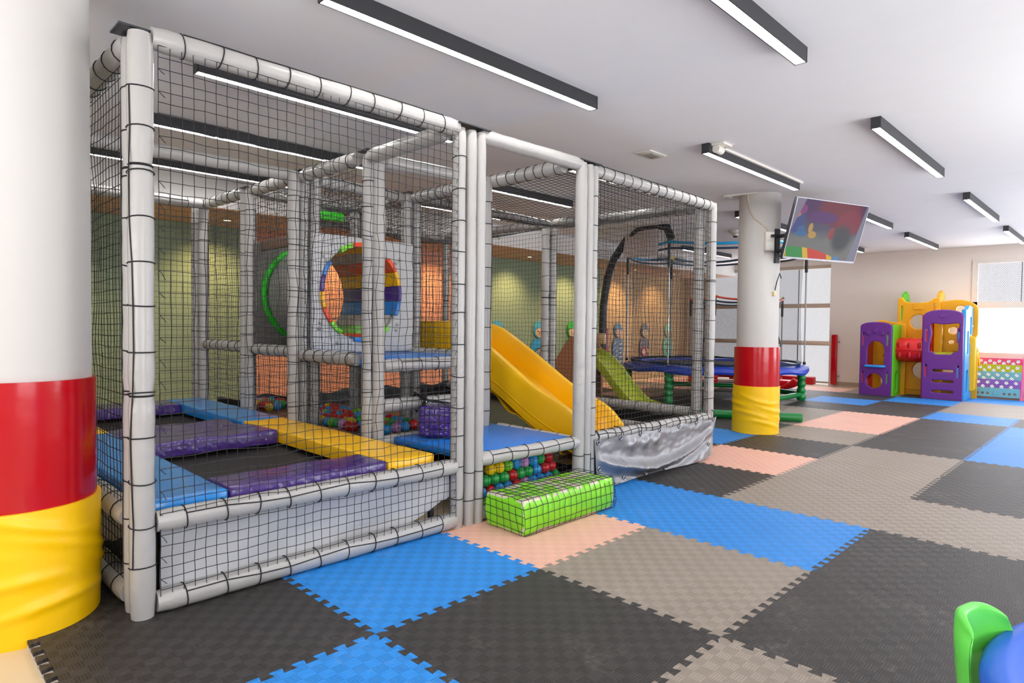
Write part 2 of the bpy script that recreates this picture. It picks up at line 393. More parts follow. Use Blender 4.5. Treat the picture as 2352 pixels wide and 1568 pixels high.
DLM = emission('downlight_glow', (1.0, 0.72, 0.38, 1), 14.0)
for k, (y, lb) in enumerate(((-0.4, 'behind the left column'), (1.67, 'over the green wall behind the first trampoline'), (3.5, 'over the wall behind the tunnel'), (5.3, 'over the orange wall'), (7.12, 'over the green wall behind the yellow slide'), (8.8, 'over the green wall beside the grey posts'), (10.56, 'over the tan wall behind the big trampoline'), (12.2, 'over the far end of the tan wall'))):
    x = -5.85
    t = thing('downlight', 'small round recessed warm downlight ' + lb, 'light', (x, y, 2.52), 'downlights in the bulkhead')
    MB().lathe([(0.045, 2.521), (0.065, 2.512), (0.05, 2.508), (0.045, 2.515)], (x, y, 0), 20).build('trim_ring', STEEL, t)
    MB().lathe([(0.0, 2.514), (0.045, 2.514)], (x, y, 0), 20).build('lens', DLM, t)
    l = bpy.data.lights.new('downlight_beam', 'SPOT'); l.energy = 60; l.color = (1.0, 0.67, 0.30); l.spot_size = math.radians(105); l.spot_blend = 0.9; l.shadow_soft_size = 0.05
    o = bpy.data.objects.new('downlight_beam', l); COL.objects.link(o); o.location = (x, y, 2.49); o.rotation_euler = Vector((-0.42, 0, -1)).to_track_quat('-Z', 'Y').to_euler()
# grilles on the bulkhead face
for (y0, y1, z0, z1, lb) in ((10.25, 11.45, 2.62, 2.80, 'white louvred air grille above the big trampoline'), (5.0, 5.62, 2.62, 2.80, 'white louvred air grille beside the grey entry posts')):
    t = thing('air_vent', lb, 'air vent', (-5.12, (y0 + y1) / 2, z0))
    mb = MB(); mb.box(-5.12, y0, z0, -5.10, y1, z0 + 0.02); mb.box(-5.12, y0, z1 - 0.02, -5.10, y1, z1); mb.box(-5.12, y0, z0, -5.10, y0 + 0.02, z1); mb.box(-5.12, y1 - 0.02, z0, -5.10, y1, z1)
    mb.build('frame', STRAP, t, smooth=False)
    mb = MB(); mb.box(-5.118, y0 + .02, z0 + .02, -5.115, y1 - .02, z1 - .02); mb.build('backing', HOUS, t, smooth=False)
    mb = MB()
    for i in range(8):
        z = z0 + 0.03 + i * (z1 - z0 - 0.06) / 7; mb.quad((-5.115, y0 + .02, z + 0.008), (-5.115, y1 - .02, z + 0.008), (-5.10, y1 - .02, z - 0.004), (-5.10, y0 + .02, z - 0.004))
    mb.build('louvre', STRAP, t, smooth=False, thick=0.002)
# emergency light, smoke detector, conduit
t = thing('emergency_light', 'small flat white emergency light fitting between the play frame and the television', 'light', (-1.06, 3.62, ZC))
MB().box(-1.14, 3.5, ZC - 0.012, -0.98, 3.78, ZC).build('base', STRAP, t, bevel=0.004)
MB().box(-1.11, 3.58, ZC - 0.02, -1.01, 3.72, ZC - 0.012).build('lens', mat('grey_lens', '#9d9a96', 0.2), t, bevel=0.003)
t = thing('smoke_detector', 'round white smoke detector above the big trampoline ring', 'smoke detector', (-2.6, 8.6, ZC))
MB().lathe([(0.0, ZC - 0.09), (0.05, ZC - 0.09), (0.06, ZC - 0.06), (0.1, ZC - 0.045), (0.11, ZC)], (-2.6, 8.6, 0), 20).build('body', STRAP, t)
MB().lathe([(0.0, ZC - 0.12), (0.03, ZC - 0.115), (0.04, ZC - 0.09)], (-2.6, 8.6, 0), 16).build('sensor', HOUS, t)
t = thing('junction_box', 'white junction box with conduit at the near end of the ceiling strip light', 'junction box', (-0.46, 3.78, ZC))
MB().box(-0.50, 3.70, ZC - 0.02, -0.38, 3.86, ZC).build('base_plate', STRAP, t, bevel=0.004)
MB().lathe([(0.0, 0), (0.035, 0), (0.035, 0.1), (0.0, 0.1)], (-0.465, 3.72, ZC - 0.045), 14, axis='y').build('gland', STRAP, t)
MB().box(-0.492, 3.82, ZC - 0.018, -0.468, 5.72, ZC).build('conduit', STRAP, t, smooth=False)

# ------------------------------------------------------------------ foam floor mats
def dove(t):
    """points of the interlocking edge between two mats, along t in 0..1"""
    out = [(0.0, 0.0)]; n = 11; a = 0.017
    out.append((0.028, 0.0))
    for k in range(n):
        p = 0.03 + 0.94 * (k + 0.5) / n; hw = 0.47 / n
        out += [(p - hw * 0.40, -a), (p - hw * 0.62, a * 0.85), (p - hw * 0.5, a), (p + hw * 0.5, a), (p + hw * 0.62, a * 0.85), (p + hw * 0.40, -a)]
    out.append((0.972, 0.0)); out.append((1.0, 0.0)); return out
DV = dove(0)
def mat_mesh():
    lo = [(x, y) for x, y in DV[:-1]] + [(1 - y, x) for x, y in DV[:-1]] + [(x, 1 + y) for x, y in reversed(DV[1:])] + [(-y, x) for x, y in reversed(DV[1:])]
    k = 0.9985
    lo = [((x - 0.5) * k + 0.5, (y - 0.5) * k + 0.5) for x, y in lo]
    n = len(lo); v = [(x, y, 0.0) for x, y in lo] + [(x, y, -0.015) for x, y in lo] + [(x, y, -0.03) for x, y in lo]
    f = [tuple(range(n))]; mi = [0]
    for i in range(n):
        j = (i + 1) % n; f.append((i, n + i, n + j, j)); mi.append(0); f.append((n + i, 2 * n + i, 2 * n + j, n + j)); mi.append(1)
    me = bpy.data.meshes.new('foam_floor_mat'); me.from_pydata(v, [], f)
    me.materials.append(None); me.materials.append(mat('pale_foam_underside', '#cfc9c2', 0.8)); me.polygons.foreach_set('material_index', mi); me.update(); return me
MATS = {'K': ('black', foam_mat('black_foam', '#3a3736', 0.72)), 'G': ('grey-brown', foam_mat('taupe_foam', '#998d81', 0.84)), 'B': ('blue', foam_mat('blue_foam', '#288ade', 0.84)), 'P': ('pink', foam_mat('pink_foam', '#ecb6a2', 0.94))}
MESHES = {}
for k, (nm, m) in MATS.items():
    me = mat_mesh(); me.materials[0] = m; MESHES[k] = me
ROWS = {-1: {-2: 'K', -1: 'K', 0: 'B', 1: 'G'}, 0: {-1: 'B', 0: 'K', 1: 'G', 2: 'K'}, 1: {-1: 'P', 0: 'G', 1: 'K', 2: 'K'}, 2: {-1: 'B', 0: 'B', 1: 'K', 2: 'K'},
        3: {-1: 'K', 0: 'G', 1: 'G', 2: 'G'}, 4: {-4: 'G', -3: 'K', -2: 'K', -1: 'P', 0: 'G', 1: 'K', 2: 'K'}, 5: {-5: 'K', -4: 'K', -3: 'K', -2: 'B', -1: 'K', 0: 'G', 1: 'K', 2: 'K'},
        6: {-6: 'K', -5: 'K', -4: 'K', -3: 'K', -2: 'K', -1: 'G', 0: 'K', 1: 'B', 2: 'K'}, 7: {-6: 'G', -5: 'K', -4: 'K', -3: 'K', -2: 'G', -1: 'P', 0: 'K', 1: 'B', 2: 'B'},
        8: {-6: 'K', -5: 'P', -4: 'K', -3: 'K', -2: 'G', -1: 'P', 0: 'K', 1: 'B', 2: 'K'}, 9: {-6: 'P', -5: 'G', -4: 'K', -3: 'G', -2: 'K', -1: 'K', 0: 'B', 1: 'K', 2: 'K'},
        10: {-6: 'G', -5: 'P', -4: 'K', -3: 'K', -2: 'B', -1: 'K', 0: 'G', 1: 'G', 2: 'G'}, 11: {-6: 'P', -5: 'G', -4: 'P', -3: 'K', -2: 'K', -1: 'B', 0: 'G', 1: 'G', 2: 'G'},
        12: {-6: 'P', -5: 'P', -4: 'G', -3: 'P', -2: 'G', -1: 'K', 0: 'B', 1: 'B', 2: 'B'}}
ORD = ['first', 'second', 'third', 'fourth', 'fifth', 'sixth', 'seventh', 'eighth', 'ninth', 'tenth', 'eleventh', 'twelfth', 'thirteenth', 'fourteenth']
SPECIAL = {(-2, -1): 'black foam floor mat mostly hidden between the left column and the play frame corner', (-1, -1): 'black foam floor mat with open jigsaw edge at the yellow base of the left column', (0, -1): 'blue foam floor mat cut off by the bottom edge of the photo',
           (-1, 0): 'scuffed blue foam floor mat along the grey padded front rail of the trampoline bay', (0, 0): 'large black foam floor mat in the centre foreground',
           (-1, 1): 'pink foam floor mat under the lime green step block', (0, 1): 'grey-brown foam floor mat between the pink mat and the blue mats in the foreground',
           (-1, 2): 'blue foam floor mat running under the right end of the lime green step', (0, 2): 'blue foam floor mat with a black mat at its right end, facing the entry step',
           (-1, 3): 'black foam floor mat in front of the left half of the silver sheet', (-1, 4): 'pink foam floor mat at the right end of the silver sheet',
           (-2, 5): 'blue foam floor mat at the foot of the yellow padded far column', (-1, 5): 'black foam floor mat just in front of the padded far column',
           (1, 0): 'grey-brown foam floor mat at the bottom edge left of the round table', (-2, 10): 'narrow looking blue foam mat between dark mats left of the playhouse front',
           (-1, 11): 'blue foam floor mat along the front of the playhouse', (0, 12): 'blue foam floor mat under the colourful toy shelf'}
for j, row in ROWS.items():
    for i, k in row.items():
        o = bpy.data.objects.new('foam_floor_mat', MESHES[k]); COL.objects.link(o); o.location = (i, j, 0)
        if i >= -1: lab = f'{MATS[k][0]} foam mat, {ORD[j + 1]} row from camera, {ORD[i + 1]} mat out from play frame'
        else: lab = f'{MATS[k][0]} foam mat, {ORD[j + 1]} row from camera, {ORD[-i - 2]} mat behind play frame line'
        tag(o, SPECIAL.get((i, j), lab), 'floor mat', 'jigsaw foam floor mats')

# ------------------------------------------------------------------ the padded play frame
TR = 0.052; TOP = 2.47
def hsh(*a):
    x = sin(sum((i + 1) * 12.9898 * v for i, v in enumerate(a))) * 43758.5453; return x - floor(x)
FRAME = thing('soft_play_frame', 'tall grey padded soft play frame with black netting filling the left half of the room', 'play frame', (-0.85, -0.64, 0))
def padded(a, b, r=TR, ring=0.17, seed=0, ties=()):
    """path of a foam padded tube with slightly pinched joints"""
    a, b = Vector(a), Vector(b); L = (b - a).length; n = max(2, int(L / 0.06)); d = b - a
    pts = [a + d * (i / n) for i in range(n + 1)]
    def rad(t):
        s = t * L; q = 1.0 + 0.02 * sin(s * 9 + seed) - 0.05 * max(0, 1 - abs(((s + seed * 0.37) % ring) - ring / 2) * 40)
        for tz in ties: q -= 0.16 * max(0.0, 1 - abs(s - tz) / 0.045)
        if t < 0.5 * 0.03 / L or t > 1 - 0.5 * 0.03 / L: q *= 0.9
        return r * q
    return pts, rad
def lace(mb, a, b, r=TR, ring=0.17, seed=0, line=True, th=0.003):
    """cord looped round a tube with a running line between the loops"""
    a, b = Vector(a), Vector(b); d = (b - a); L = d.length; d.normalize()
    up = Vector((0, 0, 1)) if abs(d.z) < 0.9 else Vector((1, 0, 0)); u = (up - d * up.dot(d)).normalized(); v = d.cross(u)
    n = max(1, int(L / ring)); s0 = (L - n * ring) / 2 + ring * 0.5; prev = None; rr = r * 1.035; lp = []
    for k in range(n):
        s = s0 + k * ring + 0.02 * (hsh(seed, k) - 0.5); c = a + d * s; tilt = 0.02 * (hsh(seed, k, 3) - 0.5)
        loop = [c + u * (rr * cos(t)) + v * (rr * sin(t)) + d * (tilt * cos(t)) for t in [2 * pi * i / 14 for i in range(14)]]
        mb.tube(loop, th, 4, closed=True)
        ph = seed + 0.5 * (hsh(seed, k, 5) - 0.5); lp.append((s, ph))
    if line and n > 1:
        pts = []
        for k in range(n - 1):
            (s1, p1), (s2, p2) = lp[k], lp[k + 1]
            for q in (0, .25, .5, .75): ph = p1 + (p2 - p1) * q; pts.append(a + d * (s1 + (s2 - s1) * q) + u * (rr * cos(ph)) + v * (rr * sin(ph)))
        pts.append(a + d * lp[-1][0] + u * (rr * cos(lp[-1][1])) + v * (rr * sin(lp[-1][1]))); mb.tube(pts, th, 4)
def post(x, y, z0=0.0, z1=TOP, r=TR, lac=True, ring=0.17, phase=0.7, ties=(), lz=None):
    pts, rad = padded((x, y, z0), (x, y, z1), r, ring, x * 3 + y * 7, ties)
    o = MB().tube(pts, rad, 14).build('post', PVC, FRAME)
    mb = MB()
    if lac: lace(mb, (x, y, lz[0] if lz else z0 + .05), (x, y, lz[1] if lz else z1 - .05), r, ring, phase)
    for t in ties: mb.tube([(x + (r * .87) * cos(q), y + (r * .87) * sin(q), z0 + t) for q in [2 * pi * i / 14 for i in range(14)]], 0.006, 4, closed=True)
    if mb.v: mb.build('cord_lacing', NETM, o)
    return o
def rail(a, b, r=TR, lac=True, ring=0.16, phase=1.2, name='rail', line=True):
    pts, rad = padded(a, b, r, ring, a[0] + b[1])
    o = MB().tube(pts, rad, 14).build(name, PVC, FRAME)
    if lac:
        mb = MB(); lace(mb, a, b, r, ring, phase, line); mb.build('cord_lacing', NETM, o)
    return o
X0, XA, XB_, XC_, XD = -0.82, -1.745, -2.74, -3.72, -4.9      # depth lines of the frame
Y0, Y1, Y2, Y3 = -0.63, 1.06, 2.16, 4.36                      # lines along the front
# front corner, left
post(X0, Y0, 0, TOP, 0.050, ring=0.185, phase=5.2, ties=(0.95, 1.92)); post(X0 - 0.10, Y0, 0, TOP, 0.045, ring=0.185, phase=4.4, ties=(0.95, 1.92))
# front group of three tubes between the trampoline bay and the entry
post(X0, 1.125, 0, TOP, 0.041, ring=0.19, phase=1.2); post(X0 + 0.01, 1.212, 0, TOP, 0.037, lz=(0.0, 0.5)); post(X0 + 0.015, 1.287, 0, TOP, 0.036, lz=(0.0, 0.5))
# front group of three tubes right of the entry
post(X0 + 0.03, 2.287, 0, TOP, 0.045, lz=(0, 0.42)); post(X0 + 0.03, 2.374, 0, TOP, 0.040, lz=(0, 0.42)); post(X0 + 0.02, 2.445, 0, TOP, 0.039, ring=0.2, phase=1.0)
# front corner, right
post(X0, Y3, 0, TOP, 0.047, ring=0.19, phase=1.5, ties=(0.93, 1.72)); post(X0 - 0.12, Y3 - 0.02, 0.0, TOP, 0.05, ring=0.2, ties=(0.93, 1.72))
# inner rows
for (x, y, z1, r) in ((XA, 1.15, TOP, .05), (XA - .03, 1.085, TOP, .042), (XB_, 1.0, TOP + .02, .052), (XB_ - .02, 1.095, TOP + .02, .045), (XB_ + .0, 1.185, TOP + .02, .045),
                      (XC_, Y1, TOP + .04, .05), (XC_ - .1, Y1 - .01, TOP + .04, .045), (XD, Y1, TOP + .06, .05), (XD - .17, Y1 - .02, TOP + .06, .05)):
    post(x, y, 0.0, z1, r, phase=0.4, lac=(x != XA), ring=.19)
for (x, y) in ((-1.66, 2.13), (-2.80, Y2), (-3.72, Y2), (-4.9, Y2)): post(x, y, 0.0, TOP + (0.02 if x < -2 else 0), phase=0.4)
post(-2.80, Y2 + 0.11, 0.0, TOP + 0.02, 0.05); post(-3.72, Y2 + 0.11, 0.0, TOP + 0.02, 0.05)
for (x, y) in ((-2.99, Y3), (-4.9, Y3)): post(x, y, 0.0, TOP + 0.05, 0.05, ties=(0.95, 1.6), phase=1.0)
post(-2.99 + 0.02, Y3 + 0.10, 0.0, TOP + 0.05, 0.05, ties=(0.95, 1.6), phase=1.0)
post(XD, Y0, 0.0, TOP + 0.04)
# top rails
rail((X0, Y0 + .04, TOP - 0.005), (X0, 1.10, TOP - 0.005), 0.05, phase=0.5)
rail((X0, 1.29, TOP - 0.01), (X0 + .02, 2.28, TOP - 0.01), 0.048, lac=False)
rail((X0, 2.45, TOP - 0.02), (X0, Y3 - .03, TOP - 0.03), 0.05, ring=0.13, phase=0.6)
rail((X0 - .12, Y0, TOP - 0.01), (XD + .05, Y0, TOP + 0.04), 0.05, phase=0.2)
XS = [(X0 - .05, XA + .05), (XA - .13, XB_ + .05), (XB_ - .13, XC_ + .05), (XC_ - .13, XD + .02)]
for k, (a, b) in enumerate(XS):
    rail((a, Y1, TOP - 0.03 + .015 * k), (b, Y1, TOP - 0.03 + .02 * k), lac=(k != 0))
    rail((a - (0.0 if k else .0), Y2 + .02, TOP - 0.03 + .01 * k), (b, Y2 + .02, TOP - 0.03 + .01 * k), ring=0.1)
rail((X0 - .16, Y3, TOP - 0.03), (-2.85, Y3, TOP + 0.02), 0.05, ring=0.12); rail((-3.0, Y3, TOP + 0.02), (-4.85, Y3, TOP + 0.04), 0.05, ring=0.12)
rail((XB_ - .05, Y0 + .05, TOP + 0.0), (XB_ - .05, Y1 - .05, TOP + 0.0), lac=False)
rail((XD + .1, Y0 + .05, TOP + 0.02), (XD + .1, Y1 - .06, TOP + 0.02))
rail((XA, Y1 + .15, TOP - 0.03), (-1.66, Y2 - .06, TOP - 0.03), lac=False)
rail((XB_ + .02, Y1 + .15, TOP - 0.02), (-2.80, Y2 - .06, TOP - 0.02), ring=0.12)
rail((XC_, Y1 + .1, TOP), (XC_, Y2 - .06, TOP), ring=0.12); rail((-2.8, Y2 + .16, TOP), (-2.9, Y3 - .06, TOP), ring=0.12); rail((-4.9, Y2 + .05, TOP), (-4.9, Y3 - .05, TOP), ring=0.12)
# low rails
rail((X0, Y0 + .05, 0.40), (X0, 1.10, 0.385), 0.05); rail((X0, Y0 + .05, 0.05), (X0, 1.10, 0.05), 0.05)
rail((X0 + .01, 1.30, 0.40), (X0 + .03, 2.28, 0.395), 0.046); rail((X0, 1.29, 0.045), (X0, 2.28, 0.045), 0.042)
rail((X0 + .01, 2.46, 0.40), (X0, Y3 - .03, 0.385), 0.046, ring=0.11)
rail((X0 - .16, Y0, 0.40), (XD, Y0, 0.40), 0.055); rail((X0 - .16, Y0, 0.06), (XD, Y0, 0.06), 0.055)
rail((X0 - .1, Y3, 0.41), (-2.86, Y3, 0.40), 0.052); rail((-3.0, Y3, 0.40), (-4.85, Y3, 0.40), 0.052)
rail((X0 - .1, Y3 - .15, 0.22), (-2.86, Y3 - .15, 0.22), 0.05, lac=False); rail((X0 - .05, 2.30, 0.40), (-1.6, 2.24, 0.42), 0.032)
# rails at deck height
rail((XA - .13, Y1, 1.0), (XB_ + .05, Y1, 1.0), 0.05); rail((XB_ - .13, Y1, 1.02), (XC_ + .05, Y1, 1.02), 0.05); rail((XC_ - .13, Y1, 1.03), (XD, Y1, 1.03), 0.05)
rail((XA, 1.19, 0.955), (-1.68, Y2 - .04, 0.965), 0.05); rail((XA, 1.19, 0.665), (-1.68, Y2 - .04, 0.66), 0.05); rail((XA, 1.19, 0.40), (-1.68, Y2 - .04, 0.42), 0.045)
rail((-1.7, Y2, 1.0), (-2.75, Y2, 1.0), 0.045)
# square steel cap plates on the corners
for (x, y, k) in ((X0 - .05, Y0, .16), (X0, 1.21, .26), (X0, 2.37, .26), (XA, Y1 + .04, .16), (XB_, Y1 + .04, .16), (XC_, Y1, .16), (XD + .05, Y1, .16), (-2.8, Y2 + .05, .16)):
    z = TOP + 0.015 + (0.02 if x < -2 else 0)
    MB().box(x - .075, y - k / 2, z, x + .06, y + k / 2, z + 0.008).build('cap_plate', DARK, FRAME, smooth=False)
# decks
MB().box(-1.70, Y1 + .2, 0.385, X0 - .03, 2.24, 0.435).build('deck', BLUD, FRAME, bevel=0.01)
MB().box(XB_ + .04, Y1 + .03, 0.95, XA - .04, Y2 - .04, 1.005).build('deck', BLUD, FRAME, bevel=0.01)
MB().box(-3.68, Y2 + .08, 0.95, -2.86, 3.4, 1.005).build('deck', BLUD, FRAME, bevel=0.01)
# ball pit side walls in black vinyl
mb = MB(); mb.grid(lambda u, v: (-4.8 + 3.9 * u, Y3 - .08 + 0.02 * sin(u * 30), 0.02 + v * (0.36 - 0.03 * sin(u * 23) ** 2)), 60, 4); mb.build('pit_wall', BLKV, FRAME, thick=0.01)
mb = MB(); mb.grid(lambda u, v: (-4.80 + 0.02 * sin(u * 25), Y1 + .1 + 3.2 * u, 0.02 + v * (0.44 - 0.05 * sin(u * 19) ** 2)), 50, 4); mb.build('pit_wall', BLKV, FRAME, thick=0.01)
mb = MB(); mb.box(-4.8, Y1 + .1, 0.0, -1.8, Y3 - .1, 0.30); mb.box(-1.8, 2.3, 0.0, -.9, Y3 - .1, .20); mb.build('pit_floor', BLKV, FRAME, smooth=False)

# ------------------------------------------------------------------ netting
def net(p, u, v, lu, lv, name='safety_net', parent=None, cell=0.047, sag=None, jit=0.005, th=0.0019, seed=0, messy=0.0):
    p, u, v = Vector(p), Vector(u).normalized(), Vector(v).normalized(); n = u.cross(v)
    nu, nv = max(2, round(lu / cell)), max(2, round(lv / cell)); P = []
    for i in range(nu + 1):
        row = []
        for j in range(nv + 1):
            a, b = i / nu, j / nv
            q = Vector((i * .33 + seed * 7.1, j * .33, seed * 3.3)); ed = min(1, 4 * min(a, 1 - a), 4 * min(b, 1 - b)) * .8 + .2
            dx = noise.noise(q) * jit * 3 + (hsh(i, j, seed) - .5) * jit; dy = noise.noise(q + Vector((9, 9, 9))) * jit * 3 + (hsh(i, j, seed + 4) - .5) * jit
            dz = noise.noise(q * .6 + Vector((5, 1, 2))) * .02
            if messy: dx += noise.noise(q * 1.7) * messy; dy += noise.noise(q * 1.9 + Vector((3, 3, 3))) * messy; dz += noise.noise(q * 1.3) * messy
            pt = p + u * (a * lu + dx * ed) + v * (b * lv + dy * ed) + n * (dz * ed)
            if sag: pt = pt + Vector(sag(a, b))
            row.append(pt)
        P.append(row)
    mb = MB()
    for i in range(nu + 1): mb.tube(P[i], th, 3, cap=False)
    for j in range(nv + 1): mb.tube([P[i][j] for i in range(nu + 1)], th, 3, cap=False)
    # loose cord ends at the edge
    for k in range(0, nv, 2):
        for i, s in ((0, 1), (nu, -1)):
            q = P[i][k]; mb.tube([q, q + u * (0.012 * s) - v * 0.012, q + u * (0.022 * s) - v * (0.02 + .02 * hsh(k, i)) + n * .01], th, 3, cap=False)
    return mb.build(name, NETM, parent or FRAME, smooth=False)
UX, UY, UZ = (1, 0, 0), (0, 1, 0), (0, 0, 1)
net((X0 + .035, Y0 + .06, 0.06), UY, UZ, 1.66, 2.37, seed=1)
net((X0 - .2, Y0 - .02, 0.06), (-1, 0, 0), UZ, 3.85, 2.33, seed=2, cell=0.052)
net((XD + .02, Y0 + .08, 0.40), UY, UZ, 1.5, 2.0, seed=3, cell=0.055)
net((X0 + .02, 2.49, 0.36), UY, UZ, 1.81, 2.05, seed=4)
net((X0 - .18, Y3, 0.42), (-1, 0, 0), UZ, 1.95, 1.97, seed=5)
net((-3.0, Y3, 0.42), (-1, 0, 0), UZ, 1.85, 1.97, seed=6, cell=0.055)
net((X0 - .05, Y2 + .06, TOP - .05), (-1, 0, 0), UY, 1.92, 2.2, seed=7, sag=lambda a, b: (0, 0, -.16 * sin(pi * a) * sin(pi * b)))
net((-2.86, Y2 + .06, TOP - .03), (-1, 0, 0), UY, 1.95, 2.2, seed=8, cell=0.052, sag=lambda a, b: (0, 0, -.2 * sin(pi * a) * sin(pi * b)))
net((XA - .16, Y1, 1.06), (-1, 0, 0), UZ, 0.77, 1.32, seed=9)
net((XB_ - .15, Y1, 1.08), (-1, 0, 0), UZ, 0.77, 1.32, seed=10)
net((XC_ - .15, Y1, 1.08), (-1, 0, 0), UZ, 0.9, 1.32, seed=11)
net((XB_ - .15, Y1, 0.5), (-1, 0, 0), UZ, 0.77, 0.48, seed=12); net((XC_ - .15, Y1, 0.5), (-1, 0, 0), UZ, 0.9, 0.48, seed=13)
net((XA - .16, Y1 + .02, 0.45), (-1, 0, 0), UZ, 0.77, 0.5, seed=14)
net((XB_ - .02, Y1 + .14, 1.98), UY, UZ, 0.9, 0.44, seed=15, cell=0.04, messy=0.05); net((XC_, Y1 + .1, 1.98), UY, UZ, 0.95, 0.46, seed=16, cell=0.045, messy=0.05)
net((XB_ - .05, Y1 + .05, TOP - .03), (-1, 0, 0), UY, 0.93, 1.05, seed=17, cell=0.045, messy=0.04, sag=lambda a, b: (0, 0, -.1 * sin(pi * a) * sin(pi * b)))
net((-1.75, Y2 + .03, 1.05), (-1, 0, 0), UZ, 0.98, 1.35, seed=18); net((-2.9, Y2 + .03, 1.05), (-1, 0, 0), UZ, 0.75, 1.35, seed=19, cell=0.05); net((-3.8, Y2 + .03, 0.5), (-1, 0, 0), UZ, 1.05, 1.9, seed=20, cell=0.055)
net((-2.82, Y2 + .2, 1.05), UY, UZ, 0.25, 1.35, seed=21); net((-4.88, Y1 + .1, 0.45), UY, UZ, 3.2, 1.95, seed=22, cell=0.06)
net((XA + .01, Y1 + .2, 0.70), UY, UZ, 0.82, 0.23, seed=23, cell=0.04); net((XA + .0, Y1 + .2, 0.44), UY, UZ, 0.82, 0.18, seed=24, cell=0.04)
net((X0 - .03, 1.33, 0.06), UY, UZ, 0.90, 0.30, seed=25)
# grey vinyl skirt hanging behind the front net of the trampoline bay
def skirt(u, v):
    y = Y0 + .08 + u * 1.64; zt = 0.365 - 0.02 * sin(pi * u); zb = 0.04 + 0.17 * max(0, (u - 0.62) / 0.38) ** 2 * (1 if u < .97 else .9)
    z = zb + (zt - zb) * v; s = sin(u * 7 + v * 2) * .02 + sin(u * 17 - v * 5) * .008
    return (X0 - .035 + s * (1 - .5 * v) - .015 * sin(pi * v), y, z)
MB().grid(skirt, 60, 14).build('vinyl_skirt', PVC2, FRAME, thick=0.004)
mb = MB(); mb.tube([(X0 - .02, Y0 + .1 + i * .08, 0.355 - 0.012 * sin(pi * i / 18)) for i in range(19)], 0.004, 5); mb.build('skirt_cord', NETM, FRAME)

# ------------------------------------------------------------------ hole panel and rainbow tunnel
RAIN = [('#2e7ac8', 'ring_blue'), ('#4b2f86', 'ring_purple'), ('#f2b40a', 'ring_yellow'), ('#ef4a14', 'ring_orange'), ('#79d61f', 'ring_green')]
RM = [mat(n, h, 0.3, wrinkle=0.25, wscale=8) for h, n in RAIN]
GY = PVC
PX = -2.70; CY, CZ, RY, RZ = 1.60, 1.535, 0.375, 0.40
pan = outline_mesh('hole_panel', [rrect(Y1 + .08, 1.02, Y2 - .02, 2.0, .02), circ(CY, CZ, RY * 1.07, 40, RZ * 1.07)], 0.05, mat('grey_padded_panel', '#b9b8b8', 0.35, wrinkle=0.6, wscale=5), (PX, 0, 0), (0, 1, 0), (0, 0, 1), FRAME, 0.012)
for (y, z) in ((1.22, 1.83), (1.26, 1.79), (1.20, 1.27), (1.19, 1.22), (1.36, 1.10), (1.95, 1.82), (1.99, 1.85), (1.97, 1.26), (1.96, 1.21)):
    MB().ball((PX + .03, y, z), 0.017, 12, sx=.7).build('button_bolt', PVC, pan)
NS = 16
cols = [2, 3, 4, None, 0, 1, 2, 3, 4, None, 0, 1, 4, None, 0, 1]
cols = [1, 2, 3, None, 2, 3, 4, None, 0, 1, 2, 3, 4, None, 0, 3, 4, None, 0]   # counter-clockwise from the right-hand side
NS = len(cols)
def arc_seg(y0, rk0, rk1, a0, a1, x0, x1, m, name, par):
    mb = MB(); n = 5
    def pt(a, k, x): return (x, CY + RY * k * cos(a), CZ + RZ * k * sin(a))
    ring = [(rk0, x0), (rk0, x1), (rk1, x1), (rk1, x0)]
    for i in range(n):
        b0 = a0 + (a1 - a0) * i / n; b1 = a0 + (a1 - a0) * (i + 1) / n
        for j in range(4):
            (k, x), (k2, x2) = ring[j], ring[(j + 1) % 4]; mb.quad(pt(b0, k, x), pt(b1, k, x), pt(b1, k2, x2), pt(b0, k2, x2))
    mb.quad(*[pt(a0, k, x) for k, x in ring]); mb.quad(*[pt(a1, k, x) for k, x in reversed(ring)])
    return mb.build(name, m, par, bevel=0.004)
tun = MB(); tun.lathe([(RY + .03, -3.62), (RY + .05, -3.62), (RY + .05, -2.74), (RY + .03, -2.74)], (0, CY, CZ), 40, axis='x')
tun.v = [(x, CY + (y - CY), CZ + (z - CZ) * RZ / RY) for x, y, z in tun.v]
tun = tun.build('tunnel', mat('grey_tunnel_shell', '#8f8d8b', 0.45), FRAME)
for k, c in enumerate(cols):
    a0 = 2 * pi * (k - .5) / NS + .02; a1 = a0 + 2 * pi / NS - .01
    if c is not None: arc_seg(CY, 0.99, 1.085, a0, a1, PX - .03, PX + .045, RM[c], 'rim_pad', pan)
    arc_seg(CY, 1.0, 1.08, a0, a1, -3.62, PX - .04, RM[c] if c is not None else GY, 'tunnel_stave', tun)
pan2 = outline_mesh('hole_panel', [rrect(Y1 + .02, 1.04, Y2 - .02, 2.0, .02), circ(CY, CZ, RY * 1.1, 40, RZ * 1.1)], 0.05, mat('dark_grey_panel', '#77736f', 0.45, wrinkle=0.4), (-3.66, 0, 0), (0, 1, 0), (0, 0, 1), FRAME, 0.012)
mb = MB(); mb.tube([(-3.62, CY + RY * 1.22 * cos(a), CZ + RZ * 1.12 * sin(a)) for a in [2 * pi * i / 40 for i in range(40)]], 0.028, 10, closed=True); mb.build('green_rim', mat('green_rim_vinyl', '#18b812', 0.35), pan2)
MB().box(XB_ - .15, Y1 + .06, 1.93, XC_ + .08, Y1 + .1, 2.02).build('cross_board', mat('brown_board', '#7a6050', 0.6), FRAME, bevel=0.004)

